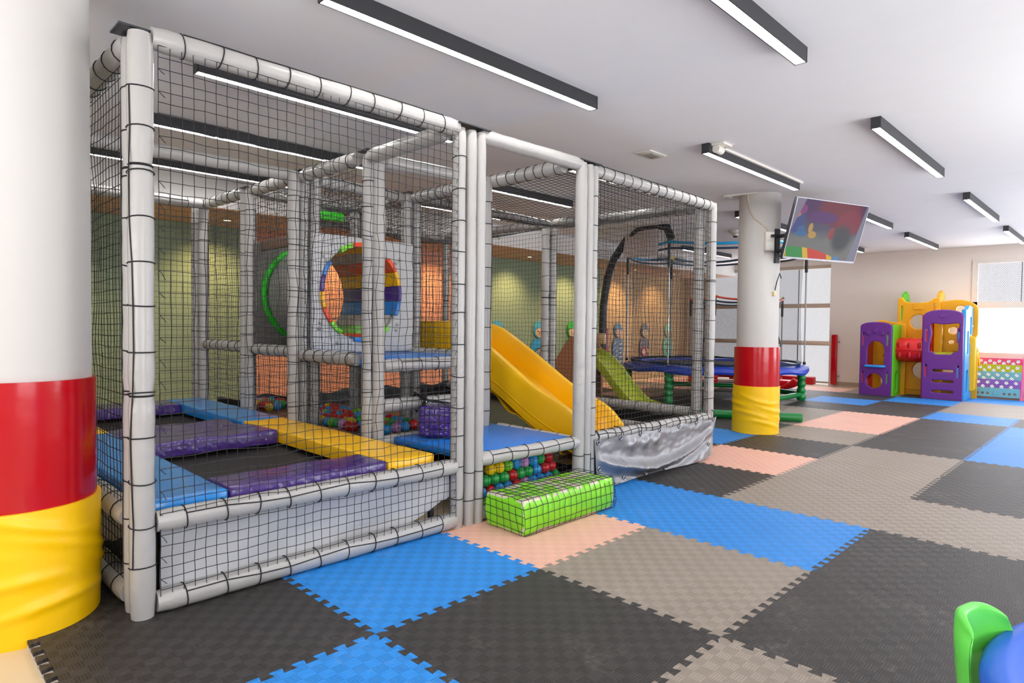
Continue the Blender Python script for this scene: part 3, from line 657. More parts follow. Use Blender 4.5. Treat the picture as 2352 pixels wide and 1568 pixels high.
# ------------------------------------------------------------------ padded columns
def column(cx, cy, rs, rp_low, rp_up, zb, zm, zt, label, folds, zfloor):
    t = thing('column', label, 'column', (cx, cy, zfloor))
    MB().lathe([(rs, zfloor), (rs, ZC)], (cx, cy, 0), 64).build('column_shaft', mat('column_paint', '#c9c6c2', 0.8, var=.015), t)
    def sleeve(r0, z0, z1, fold, seed):
        mb = MB()
        def fn(u, v):
            a = 2 * pi * u; z = z0 + (z1 - z0) * v; r = r0
            if fold:
                for k in range(5):
                    s = (z - z0) - (0.06 + k * .1) - 0.10 * sin(a * 1 + seed + k * .5)
                    r += fold * math.exp(-(s / 0.022) ** 2) * (0.5 + 0.5 * sin(a * 2 + k * 1.7 + seed))
                r += 0.006 * sin(a * 3 + seed) * (1 - v)
            else: r += 0.003 * noise.noise(Vector((cos(a) * 3, sin(a) * 3, z * .6 + seed)))
            return (cx + r * cos(a), cy + r * sin(a), z)
        mb.grid(fn, 96, 44); b = len(mb.v)
        for zz in (z0, z1):
            k = len(mb.v); mb.lathe([(r0 - .035, zz), (r0, zz)], (cx, cy, 0), 96)
        return mb
    o = sleeve(rp_up, zm, zt, 0, 2).build('red_pad', REDV, t); o['label'] = 'glossy red vinyl pad round the column'
    MB().lathe([(rs + .001, zt - .012), (rp_up - .006, zt - .012)], (cx, cy, 0), 64).build('foam_core', mat('tan_foam', '#c9a878', 0.9), t)
    o = sleeve(rp_low, zb, zm + .015, folds, 1 if cx < -1.15 else 3).build('yellow_pad', YELC, t); o['label'] = 'loose yellow vinyl pad round the column foot'
    return t
column(-1.21, -1.0, 0.266, 0.298, 0.283, FZ, 0.49, 1.02, 'big white round column with red and yellow pads beside the play frame corner', 0.014, FZ)
column(-1.12, 6.13, 0.237, 0.268, 0.262, 0.002, 0.55, 1.03, 'white round column with red and yellow pads beyond the silver sheet, carrying the television', 0.010, 0.0)

# ------------------------------------------------------------------ trampolines and their pads
def trampoline(x0, x1, y0, y1, label):
    t = thing('trampoline', label, 'trampoline', ((x0 + x1) / 2, (y0 + y1) / 2, FZ))
    z = 0.345; mb = MB(); mb.tube([(x0, y0, z), (x1, y0, z), (x1, y1, z), (x0, y1, z)], 0.022, 8, closed=True); mb.build('frame', DARK, t)
    for (x, y) in ((x0, y0), (x1, y0), (x1, y1), (x0, y1)):
        MB().tube([(x, y, FZ), (x, y, z)], 0.02, 8).build('leg', DARK, t)
    MB().grid(lambda u, v: (x0 + .03 + (x1 - x0 - .06) * u, y0 + .03 + (y1 - y0 - .06) * v, z + .02 - .03 * sin(pi * u) * sin(pi * v)), 12, 12).build('bed', BEDM, t)
trampoline(-2.62, -0.92, -0.56, 1.0, 'black bed trampoline at the front of the netted bay, ringed by pads')
trampoline(-4.78, -2.68, -0.56, 1.0, 'black bed trampoline at the back of the netted bay behind the purple pads')
def pad(x0, x1, y0, y1, z0, z1, m, label, wrk=0.006, seed=0, group='foam pads round the trampolines', taper=0):
    nx, ny = max(4, int((x1 - x0) / .06)), max(4, int((y1 - y0) / .06)); mb = MB()
    def top(u, v):
        x, y = x0 + (x1 - x0) * u, y0 + (y1 - y0) * v
        return x, y, z1 + wrk * noise.noise(Vector((x * 5 + seed, y * 5, seed))) + .6 * wrk * noise.noise(Vector((x * 14, y * 9 + seed, 2)))
    mb.grid(top, nx, ny); n = ny + 1
    bot = len(mb.v)
    mb.quad((x0, y0, z0), (x0, y1, z0), (x1, y1, z0), (x1, y0, z0))
    per = [i * n for i in range(nx + 1)] + [nx * n + j for j in range(1, ny + 1)] + [i * n + ny for i in range(nx - 1, -1, -1)] + [j for j in range(ny - 1, 0, -1)]
    lo = []
    for k in per:
        x, y, z = mb.v[k]; mb.v.append((x, y, z0)); lo.append(len(mb.v) - 1)
    for a in range(len(per)):
        b = (a + 1) % len(per); mb.f.append((per[a], per[b], lo[b], lo[a])); mb.m.append(0)
    o = mb.build('foam_pad', m, off=((x0 + x1) / 2, (y0 + y1) / 2, z0), bevel=0.012, seg=2, angle=60)
    tag(o, label, 'foam pad', group)
ZP0, ZP1 = 0.383, 0.47
pad(-1.19, -0.885, -0.235, 0.655, ZP0, ZP1, PURV, 'scuffed purple pad along the front edge of the front trampoline', seed=1)
pad(-3.02, -0.885, -0.575, -0.245, ZP0, ZP1, BLUV, 'long blue pad beside the left net of the front trampoline', seed=2, wrk=.003)
pad(-2.93, -0.885, 0.665, 1.0, ZP0, ZP1, YELV, 'long yellow pad between the front trampoline and the entry deck', seed=3, wrk=.004)
pad(-2.76, -2.29, -0.235, 0.655, ZP0, ZP1 + .005, PURV, 'purple pad with white scuffs at the back edge of the front trampoline', seed=4, wrk=.012)
pad(-3.16, -2.77, -0.235, 0.60, ZP0, ZP1 - .005, PURV, 'crumpled purple pad at the front edge of the back trampoline', seed=5, wrk=.014)
pad(-4.82, -2.95, 0.665, 1.0, ZP0, ZP1, BLUV, 'blue pad on the far side of the back trampoline by the inner posts', seed=6, wrk=.004)
pad(-4.82, -4.36, -0.235, 0.655, ZP0, ZP1, PURV, 'purple pad along the rear edge of the back trampoline', seed=7)
pad(-4.82, -3.04, -0.575, -0.245, ZP0, ZP1, YELV, 'yellow pad beside the left net of the back trampoline', seed=8, wrk=.003)

# ------------------------------------------------------------------ yellow slide in the ball pit bay
def bez(pts, x):
    for (x0, z0), (x1, z1) in zip(pts, pts[1:]):
        if x <= x1:
            t = (x - x0) / (x1 - x0); return z0 + (z1 - z0) * (3 * t * t - 2 * t ** 3 if False else t)
    return pts[-1][1]
def smoothed(pts, n=44):
    xs = [pts[0][0] + (pts[-1][0] - pts[0][0]) * i / n for i in range(n + 1)]
    z = [bez(pts, x) for x in xs]
    for _ in range(5): z = [z[0]] + [(z[i - 1] + 2 * z[i] + z[i + 1]) / 4 for i in range(1, n)] + [z[-1]]
    return list(zip(xs, z))
RAILZ = smoothed([(-3.2, 1.27), (-2.75, 1.29), (-2.45, 1.24), (-1.95, .975), (-1.5, .71), (-1.2, .60), (-1.04, .54), (-0.93, .40)])
BEDZ = smoothed([(-3.2, 1.03), (-2.75, 1.03), (-2.5, .97), (-1.95, .75), (-1.5, .50), (-1.2, .38), (-1.04, .33), (-0.93, .30)])
SL = thing('slide', 'big yellow plastic slide coming down into the ball pit behind the entry deck', 'slide', (-2.0, 2.84, 0.0))
YA, YB = 2.58, 3.07
prof = lambda zr, zb: [(YA - .03, zb - .10), (YA - .03, zr - .03), (YA - .015, zr), (YA + .02, zr), (YA + .035, zr - .03), (YA + .06, zb + .03), (YA + .11, zb), (YB - .11, zb), (YB - .06, zb + .03), (YB - .035, zr - .03), (YB - .02, zr), (YB + .015, zr), (YB + .03, zr - .03), (YB + .03, zb - .10)]
mb = MB(); n = len(RAILZ); b0 = 0
rows = [prof(RAILZ[i][1], BEDZ[i][1]) for i in range(n)]; k = len(rows[0])
for i in range(n):
    for (y, z) in rows[i]: mb.v.append((RAILZ[i][0], y, z))
for i in range(n - 1):
    for j in range(k - 1): mb.f.append((i * k + j, i * k + j + 1, (i + 1) * k + j + 1, (i + 1) * k + j)); mb.m.append(0)
mb.build('chute', YEL, SL, thick=0.012, angle=50)
mb = MB()
for i in range(5):   # moulded ribs under the near side
    x = -2.35 + i * .33; j = min(range(n), key=lambda q: abs(RAILZ[q][0] - x)); z = BEDZ[j][1] - .10
    mb.ball((x, YA + .0, z), 0.07, 12, sx=1.6, sy=.45, sz=.8)
mb2 = MB(); mb2.tube([(x, YA - .034, BEDZ[i][1] - .01) for i, (x, z) in enumerate(RAILZ)], 0.012, 8); mb2.tube([(x, YA - .034, BEDZ[i][1] - .055) for i, (x, z) in enumerate(RAILZ)], 0.009, 8)
mb2.build('moulded_rib', YEL, SL)
mb = MB()
def under(u, v):
    i = int(u * (n - 1)); x = RAILZ[i][0]; zb = BEDZ[i][1] - .09; s = max(0.0, sin(x * 9.5)) ** 2
    return (x, YA - .02 + (YB - YA + .04) * v, max(0.05, zb - .03 - .05 * s))
mb.grid(under, n - 1, 3); mb.build('underside', YEL, SL, thick=0.01)
for y in (YA - .02, YB + .02):
    outline_mesh('side_panel', [[(-3.32, 1.0), (-3.1, .93), (-2.85, .95), (-2.75, 1.27), (-3.3, 1.3), (-3.36, 1.25)]], 0.03, YEL, (0, y, 0), (1, 0, 0), (0, 0, 1), SL, 0.008)
mb = MB(); mb.lathe([(0.0, -.02), (.014, -.02), (.018, -.008), (.018, 0)], (-3.2, YA - .035, 1.0), 12, axis='y'); mb.build('side_bolt', STEEL, SL)
MB().box(-1.25, YA + .1, 0.02, -1.15, YB - .1, .29).build('foot', YEL, SL, bevel=0.01)

# ------------------------------------------------------------------ silver sheet with eyelets
SH = thing('vinyl_sheet', 'shiny silver vinyl sheet with eyelets laced along the ball pit front', 'vinyl sheet', (-0.74, 3.3, 0.0))
def sheet(u, v):
    TL, TR_, BR, BL = Vector((-.752, 2.44, .40)), Vector((-.755, 4.40, .385)), Vector((-.70, 4.12, .012)), Vector((-.735, 2.46, .012))
    a = TL.lerp(TR_, u); b = BL.lerp(BR, u); p = b.lerp(a, v)
    h = v; d = 0.0
    c = 0.62 - 0.42 * sin(pi * min(1, u * 1.05)) ** .8      # long sagging fold
    d += 0.060 * math.exp(-((h - c) / 0.09) ** 2) * sin(pi * u) ** .5
    d -= 0.030 * math.exp(-((h - c + .20) / 0.10) ** 2) * (sin(pi * u) ** .5)
    for (uu, vv, ww, hh, am) in ((.10, .33, .035, .22, .030), (.17, .36, .02, .16, .028), (.26, .75, .025, .13, .022), (.36, .74, .03, .14, .025), (.45, .76, .03, .15, .028), (.33, .22, .03, .13, .026), (.42, .15, .05, .06, .02), (.93, .55, .05, .3, -.02), (.60, .12, .12, .04, .02)):
        d += am * math.exp(-((u - uu) / ww) ** 2 - ((h - vv) / hh) ** 2)
    d += .006 * noise.noise(Vector((u * 9, v * 4, 1))) + .003 * noise.noise(Vector((u * 30, v * 9, 5)))
    e = min(1, u / .04, (1 - u) / .04)
    sc = -0.03 * sin(pi * ((u * 6) % 1)) * (1 if v > .99 else max(0, (v - .8) / .2)) * .6
    return (p.x + d * max(.15, e), p.y, max(.008, p.z + sc))
SILV = bpy.data.materials.new('silver_vinyl'); SILV.use_nodes = True; _t = NT(SILV); _b = _t.n['Principled BSDF']
_b.inputs['Base Color'].default_value = lin('#8b8b8f'); _b.inputs['Metallic'].default_value = 0.6; _b.inputs['Roughness'].default_value = 0.36
_g = _t.add('ShaderNodeNewGeometry'); _t.bump(_t.noise(_g.outputs['Position'], 14, 3), .25, .01, _b)
MB().grid(sheet, 140, 40).build('silver_sheet', SILV, SH, thick=0.003)
for (u, v) in ((.02, .93), (.17, .94), (.32, .94), (.47, .94), (.64, .94), (.80, .95), (.97, .96), (.02, .40), (.22, .07), (.40, .06), (.58, .05), (.985, .35)):
    p = Vector(sheet(u, v)); x = p.x + .004
    o = MB().tube([(x, p.y + .015 * cos(a), p.z + .015 * sin(a)) for a in [2 * pi * i / 14 for i in range(14)]], 0.005, 6, closed=True).build('eyelet', STEEL, SH)
    if v > .9: mb = MB(); mb.tube([(x, p.y, p.z), (x + .004, p.y + .01, p.z + .05), (-.765, p.y + .01, .452), (-.82, p.y + .01, .455)], 0.004, 5); mb.build('eyelet_cord', NETM, o)

# ------------------------------------------------------------------ lime green step block with net
GB = thing('step_block', 'lime green vinyl step block with peeling top under black netting at the entry', 'foam block', (-0.565, 1.745, 0.0))
gx0, gx1, gy0, gy1, gz = -0.725, -0.405, 1.295, 2.185, 0.213
def gblock(face):
    mb = MB()
    if face == 'top': mb.grid(lambda u, v: (gx0 + (gx1 - gx0) * u, gy0 + (gy1 - gy0) * v, gz + .004 * noise.noise(Vector((u * 4, v * 9, 0)))), 10, 26)
    return mb
mb = MB(); NXg, NYg, NZg = 8, 24, 6
def gp(u, v, wv):
    x, y, z = gx0 + (gx1 - gx0) * u, gy0 + (gy1 - gy0) * v, .001 + (gz - .001) * wv
    k = .012 * noise.noise(Vector((y * 6, z * 5, x * 4))); bulge = .014 * sin(pi * wv)
    if u in (0, 1): x += (bulge + k) * (1 if u else -1)
    if v in (0, 1): y += (bulge * .8 + k) * (1 if v else -1)
    if wv == 1: z += k * .6
    return (x, y, z)
mb.mi = 0; mb.grid(lambda a, b: gp(a, b, 1), NXg, NYg)
mb.mi = 1; mb.grid(lambda a, b: gp(1, a, b), NYg, NZg); mb.grid(lambda a, b: gp(0, a, b), NYg, NZg); mb.grid(lambda a, b: gp(a, 0, b), NXg, NZg); mb.grid(lambda a, b: gp(a, 1, b), NXg, NZg)
mb.grid(lambda a, b: gp(a, b, 0), NXg, NYg)
mb.build('foam_body', [LIMV, LIMS], GB, bevel=0.016, seg=3, angle=65)
mb = MB(); e = .006
path = [(gx1 + e + .012, .004), (gx1 + e + .02, .05), (gx1 + e + .018, .11), (gx1 + e + .012, .165), (gx1 - .004, gz + .002), (gx1 - .045, gz + e), (gx1 - .10, gz + e), (gx1 - .165, gz + e), (gx1 - .23, gz + e), (gx0 + .005, gz + e)]
NP = 17; S_ = []
for (x, z) in path: S_.append([(x + .006 * noise.noise(Vector((x * 20, k * .5, z * 20))), gy0 - .012 + (gy1 - gy0 + .024) * k / NP + .014 * noise.noise(Vector((z * 14, k * .7, x * 9))), z + .004 * hsh(k, x)) for k in range(NP + 1)])
for row in S_: mb.tube(row, .0021, 4, cap=False)
for k in range(NP + 1): mb.tube([row[k] for row in S_], .0021, 4, cap=False)
for (yy, sg) in ((gy0 - e - .014, 0), (gy1 + e + .014, NP)):
    for m_ in range(1, 5):   # end flaps
        z = gz * (1 - m_ / 4.6); mb.tube([(gx1 + .015, yy + .008, z), (gx1 - .1, yy - .006, z + .012), (gx1 - .2, yy - .006, z + .016), (gx0, yy, z + .02)], .0021, 4, cap=False)
    for m_ in range(6):
        x = gx1 - .02 - m_ * .055; mb.tube([(x, gy0 if sg == 0 else gy1, gz + e), (x + .03, yy, gz * .55), (min(gx1 + .005, x + .07 - m_ * .008), yy, .01)], .0021, 4, cap=False)
mb.build('cover_net', NETM, GB, smooth=False)

# ------------------------------------------------------------------ purple cube tied to the rail in a net bag
PB = thing('foam_cube', 'shiny purple vinyl cube hanging in black netting from the low rail of the entry', 'foam block', (-1.50, 1.52, 0.44))
ang = math.radians(38); ca, sa = cos(ang), sin(ang); h = .118
def cube_pt(a, b, c): return (-1.50 + (a * ca - b * sa) * h, 1.52 + (a * sa + b * ca) * h, 0.445 + (c + 1) * .108)
mb = MB(); q = 8
for ax in range(3):
    for sg in (-1, 1):
        def fn(u, v, ax=ax, sg=sg):
            a, b = 2 * u - 1, 2 * v - 1; c = [0, 0, 0]; c[ax] = sg; c[(ax + 1) % 3] = a; c[(ax + 2) % 3] = b
            k = .02 * noise.noise(Vector(c) * 2.2); c[ax] += sg * (.04 * (1 - a * a) * (1 - b * b) + k * .0); return cube_pt(*c)
        mb.grid(fn, q, q)
mb.build('foam_body', mat('deep_purple_vinyl', '#4a2a98', 0.18, wrinkle=0.9, wscale=9, coat=.4), PB, bevel=0.014, seg=3, angle=65)
mb = MB(); tip = Vector((-1.62, 1.50, .70))
for k in range(-3, 4):
    a = k / 3.2
    for (p0, p1) in (((a, -1.06, -1.0), (a, -1.06, 1.03)), ((1.06, a, -1.0), (1.06, a, 1.03)), ((-1.06, a, -1.0), (-1.06, a, 1.03))):
        mb.tube([cube_pt(*p0), cube_pt(p0[0], p0[1], .1), cube_pt(*p1), Vector(cube_pt(p1[0] * .5, p1[1] * .5, 1.2)).lerp(tip, .25), tip], .0021, 4, cap=False)
for k in range(5):
    c = -.9 + k * .45; e_ = 1.06; mb.tube([cube_pt(-e_, -e_, c), cube_pt(0, -e_ - .03, c + .06), cube_pt(e_, -e_, c), cube_pt(e_ + .03, 0, c + .05), cube_pt(e_, e_, c)], .0021, 4, cap=False)
mb.build('net_bag', NETM, PB, smooth=False)
mb = MB(); mb.tube([tip, (-1.68, 1.5, .71), (-1.76, 1.5, .735), (-1.80, 1.5, .66), (-1.74, 1.5, .60), (-1.66, 1.5, .64), (-1.64, 1.51, .72), (-1.69, 1.52, .77)], 0.012, 6)
for k in range(14):
    d = Vector((hsh(k, 1) - .5, hsh(k, 2) - .5, hsh(k, 3) - .2)) * .14; s = Vector((-1.68, 1.51, .74)); mb.tube([s, s + d * .5 + Vector((0, 0, .02)), s + d + Vector((0, 0, -.03))], .004, 4)
mb.build('tie_knot', NETM, PB)

# ------------------------------------------------------------------ ball pit balls
BALLC = [('red', mat('ball_red', '#c4161c', .3)), ('blue', mat('ball_blue', '#2d93d8', .3)), ('yellow', mat('ball_yellow', '#eec511', .3)), ('green', mat('ball_green', '#1f9f45', .3)), ('lime', mat('ball_lime', '#6fc22c', .3)), ('lilac', mat('ball_lilac', '#c68fc8', .3)), ('orange', mat('ball_orange', '#ea6a1c', .3))]
BR_ = 0.042; BM = {}
for nm, m in BALLC:
    mb = MB(); mb.ball((0, 0, 0), BR_, 20); mb.lathe([(BR_ * 1.001, -.0009), (BR_ * 1.012, 0), (BR_ * 1.001, .0009)], (0, 0, 0), 20); BM[nm] = mb.mesh('pit_ball', m)
PICK = ['red'] * 27 + ['blue'] * 24 + ['yellow'] * 20 + ['green'] * 14 + ['lime'] * 8 + ['lilac'] * 5 + ['orange'] * 2
def ball(x, y, z, where, grp):
    nm = random.choice(PICK); o = bpy.data.objects.new('pit_ball', BM[nm]); COL.objects.link(o); o.location = (x, y, z)
    o.rotation_euler = (random.random() * 6, random.random() * 6, 0)
    tag(o, f'{nm} plastic ball {where}', 'ball', f'{nm} balls {grp}')
D = BR_ * 2 + .0008
for a in range(3):                                   # behind the net under the entry deck
    for c in range(4):
        ny = 11 - (c % 2)
        for b in range(ny):
            y = 1.375 + b * D + (c % 2) * D / 2 + random.uniform(-.0, .0); x = -0.915 - a * D - .014 * hsh(b, c)
            z = 0.025 + BR_ + c * D * .87
            if z + BR_ > .384 or y > 2.20: continue
            if a == 0 and c >= 3 and (b < 1 or hsh(a, b, c) < .25): continue
            ball(x + random.uniform(-.0004, .0004), y, z, 'behind the net under the blue entry deck', 'under the entry deck')
def heap(x0, x1, y0, y1, zf, where, grp, skip=.12):
    nx, ny = int((x1 - x0) / D), int((y1 - y0) / D)
    for i in range(nx):
        for j in range(ny):
            if hsh(i, j, x0) < skip: continue
            x = x0 + (i + .5) * D; y = y0 + (j + .5) * D; ball(x, y, zf(x, y) + .012 * hsh(i, j, 9), where, grp)
heap(-3.36, -1.90, 1.25, 1.70, lambda x, y: .415 + .10 * (y - 1.24), 'heaped in the pit behind the yellow pad', 'behind the yellow pad')
heap(-4.40, -3.80, 1.25, 1.62, lambda x, y: .43, 'in the pit behind the back blue pad', 'behind the blue pad')
heap(-1.62, -1.05, 2.36, 2.52, lambda x, y: .36, 'in the pit along the far edge of the entry deck', 'along the deck edge', 0)
heap(-2.6, -1.65, 2.30, 2.45, lambda x, y: .36, 'in the pit beside the foot of the yellow slide', 'beside the slide', .3)

# ------------------------------------------------------------------ television on the far column
TV = thing('television', 'large flat television tilted out on a bracket from the far column', 'television', (-0.395, 6.27, 2.367))
TH, TP = 1.235, 0.285
tu = Vector((cos(TH), sin(TH), 0)); tn = Vector((sin(TH), -cos(TH), 0)); tv = cos(TP) * Vector((0, 0, 1)) + sin(TP) * tn; tf = tu.cross(tv)
TC = Vector((-0.395, 6.27, 2.367)); TW, THH = 1.2, 0.676
def tpt(a, b, c=0): return TC + tu * a + tv * b + tf * c
MB().obox(tpt(0, 0, -.022), tu, tv, tf, TW / 2, THH / 2, .02).build('casing', HOUS, TV, bevel=0.004)
MB().obox(tpt(0, -.05, -.06), tu, tv, tf, TW * .36, THH * .3, .025).build('rear_housing', HOUS, TV, bevel=0.01)
mb = MB()
for (a, b, sa_, sb_) in ((0, THH / 2 - .004, TW / 2, .004), (0, -THH / 2 + .010, TW / 2, .010), (-TW / 2 + .004, 0, .004, THH / 2), (TW / 2 - .004, 0, .004, THH / 2)): mb.obox(tpt(a, b, .001), tu, tv, tf, sa_, sb_, .003)
mb.build('bezel', mat('silver_bezel', '#8d8d95', .35, metal=.3), TV, smooth=False)
# picture on the screen: a blurred play scene in flat shapes
def screen_material():
    m = bpy.data.materials.new('screen_picture'); m.use_nodes = True; t = NT(m); bs = t.n['Principled BSDF']
    at = t.add('ShaderNodeUVMap'); at.uv_map = 'UVMap'; s = t.add('ShaderNodeSeparateXYZ'); t.l.new(at.outputs[0], s.inputs[0]); U, V = s.outputs[0], s.outputs[1]
    wob = t.noise(at.outputs[0], 5, 3); 
    def soft(x, a, b):
        k = t.add('ShaderNodeMapRange'); k.interpolation_type = 'SMOOTHSTEP'; k.inputs[1].default_value = a; k.inputs[2].default_value = b; t.l.new(x, k.inputs[0]); return k.outputs[0]
    def blob(cx, cy, rx, ry, e=.12):
        dx = t.math('DIVIDE', t.math('SUBTRACT', U, cx), rx); dy = t.math('DIVIDE', t.math('SUBTRACT', V, cy), ry)
        return soft(t.math('SQRT', t.math('ADD', t.math('MULTIPLY', dx, dx), t.math('MULTIPLY', dy, dy))), 1.0 + e, 1.0 - e)
    lev = t.math('ADD', V, t.math('MULTIPLY', t.math('SUBTRACT', wob, .5), .15))
    c = t.mix(soft(lev, .30, .55), lin('#7d7c78'), lin('#4c4a63')); c = t.mix(soft(lev, .56, .78), c, lin('#4a1458'))
    c = t.mix(blob(.62, .86, .30, .28, .2), c, lin('#7a0c28')); c = t.mix(blob(.78, .68, .17, .22, .2), c, lin('#8c1834')); c = t.mix(blob(.40, .72, .20, .10, .3), c, lin('#5b1f6e'))
    c = t.mix(blob(.07, .62, .10, .20, .2), c, lin('#3a4688')); c = t.mix(blob(.10, .82, .07, .08), c, lin('#8a2f7a')); c = t.mix(blob(.06, .73, .04, .045), c, lin('#c07a55'))
    c = t.mix(blob(.16, .43, .07, .055), c, lin('#2f6fa5')); c = t.mix(blob(.15, .50, .05, .06), c, lin('#35649c')); c = t.mix(blob(.31, .42, .055, .06), c, lin('#c79c48')); c = t.mix(blob(.27, .53, .03, .08), c, lin('#c89a50')); c = t.mix(blob(.57, .47, .05, .10), c, lin('#a03a3a'))
    c = t.mix(blob(.72, .40, .13, .22, .4), c, lin('#3d3c42'))
    edge = t.math('SUBTRACT', U, t.math('ADD', .92, t.math('MULTIPLY', t.math('SUBTRACT', V, .5), .10))); c = t.mix(soft(edge, -.01, .02), c, lin('#8b8aa0'))
    e2 = t.math('SUBTRACT', t.math('ADD', t.math('MULTIPLY', V, -.28), .30), U); e2 = t.math('MULTIPLY', t.math('GREATER_THAN', V, .45), soft(t.math('SUBTRACT', t.math('MULTIPLY', t.math('SUBTRACT', V, .40), .22), U), -.01, .01)); c = t.mix(e2, c, lin('#8d8298'))
    # striped soft tube along the bottom
    arc = t.math('SUBTRACT', t.math('SUBTRACT', .215, t.math('MULTIPLY', t.math('POWER', t.math('MAXIMUM', t.math('SUBTRACT', U, .18), 0.0), 2.0), .55)), V); tube = t.math('MULTIPLY', soft(arc, 0, .02), t.math('LESS_THAN', U, .66))
    sh = t.math('ADD', U, t.math('MULTIPLY', V, .25))
    def band(a, b): return t.math('MULTIPLY', t.math('GREATER_THAN', sh, a), t.math('LESS_THAN', sh, b))
    tc = t.mix(band(-1, .05), lin('#2d9a45'), lin('#c7a32a')); tc = t.mix(band(.27, .34), tc, lin('#eec022')); tc = t.mix(band(.34, .60), tc, lin('#e2391c')); tc = t.mix(band(.60, .68), tc, lin('#eec022'))
    c = t.mix(tube, c, tc); c = t.mix(t.math('MULTIPLY', band(.70, .77), soft(V, .10, .08)), c, lin('#3f8fd2'))
    bs.inputs['Base Color'].default_value = (.02, .02, .022, 1); t.l.new(c, bs.inputs['Emission Color']); bs.inputs['Emission Strength'].default_value = .5; bs.inputs['Roughness'].default_value = .15; bs.inputs['Specular IOR Level'].default_value = .03; return m
mb = MB(); mb.quad(tpt(-TW / 2 + .008, -THH / 2 + .02, .0005), tpt(TW / 2 - .008, -THH / 2 + .02, .0005), tpt(TW / 2 - .008, THH / 2 - .008, .0005), tpt(-TW / 2 + .008, THH / 2 - .008, .0005))
me = mb.mesh('screen', screen_material(), off=tuple(TC), smooth=False)
uvl = me.uv_layers.new(name='UVMap')
for lp in me.loops:
    p = Vector(me.vertices[lp.vertex_index].co); uvl.data[lp.index].uv = ((p.dot(tu)) / TW + .5, (p.dot(tv)) / THH + .5)
o = bpy.data.objects.new('screen', me); COL.objects.link(o); o.parent = TV
mb = MB(); mb.obox(tpt(.07, -THH / 2 + .006, .003), tu, tv, tf, .02, .003, .002); mb.build('maker_badge', STEEL, TV, smooth=False)
WM = thing('television_bracket', 'black double arm wall bracket between the far column and the television', 'bracket', (-0.87, 6.05, 2.2))
MB().obox((-0.875, 6.06, 2.22), (.25, .97, 0), (0, 0, 1), (.97, -.25, 0), .035, .20, .012).build('wall_plate', HOUS, WM, smooth=False)
for dz in (.11, -.06):
    MB().tube([(-.87, 6.06, 2.22 + dz), (-.72, 5.98, 2.22 + dz), tuple(tpt(-.12, dz - .08, -.115))], .022, 6).build('arm', HOUS, WM)
MB().obox(tpt(-.12, -.05, -.10), tu, tv, tf, .03, .16, .012).build('screen_plate', HOUS, WM, smooth=False)
# sockets, cable and brackets on the column
SX = thing('power_socket', 'cream double power socket on the far column beside the television', 'socket', (-0.87, 5.99, 2.28))
d_ = Vector((.76, -.65, 0)).normalized(); sd = Vector((.65, .76, 0)).normalized(); pc = Vector((-1.12, 6.13, 2.27)) + d_ * .25
MB().obox(pc, sd, (0, 0, 1), d_, .055, .11, .022).build('socket_box', STRAP, SX, bevel=.005)
for dz in (.055, -.055): MB().obox(pc + d_ * .024 + Vector((0, 0, dz)), sd, (0, 0, 1), d_, .045, .045, .003).build('socket_plate', mat('white_socket_face', '#efece6', .3), SX, bevel=.002)
MB().obox(pc + d_ * .045 + Vector((0, 0, .06)) + sd * .02, sd, (0, 0, 1), d_, .018, .015, .02).build('plug', HOUS, SX, bevel=.004)
cb = MB(); cc = Vector((-1.12, 6.13, 0))
def colp(a, z, r=.245): return (cc.x + r * cos(a), cc.y + r * sin(a), z)
cb.tube([colp(-1.75, 2.84), colp(-1.72, 2.76), colp(-1.62, 2.66), colp(-1.42, 2.55), colp(-1.1, 2.48), colp(-.85, 2.43), colp(-.74, 2.38)], .008, 6)
tag(cb.build('power_cable', mat('cream_cable', '#cfc2ab', .5), off=(-1.12, 5.89, 2.84)), 'cream cable running down the far column from ceiling to power socket', 'cable')
cb = MB(); cb.box(-1.42, 5.82, ZC - .018, -1.395, 5.98, ZC); cb.obox((-1.24, 5.86, ZC - .01), (1, .15, 0), (-.15, 1, 0), (0, 0, 1), .2, .012, .009); tag(cb.build('cable_trunking', STRAP, off=(-1.3, 5.86, ZC), smooth=False), 'short white cable trunking on the ceiling beside the far column head', 'trunking')
CL = thing('pipe_clip', 'small cream bracket with bent wire on the far column side', 'bracket', (-.90, 6.02, 1.7))
MB().obox(Vector((-1.12, 6.13, 1.66)) + Vector((.93, -.37, 0)) * .25, (.37, .93, 0), (0, 0, 1), (.93, -.37, 0), .02, .025, .02).build('base_block', mat('cream_block', '#d9c79a', .5), CL, bevel=.004)
mb = MB(); q = Vector((-1.12, 6.13, 1.70)) + Vector((.93, -.37, 0)) * .26; mb.tube([q, q + Vector((.02, 0, .10)), q + Vector((.045, .02, .20)), q + Vector((.06, .03, .14))], .007, 6); mb.build('bent_wire', DARK, CL)

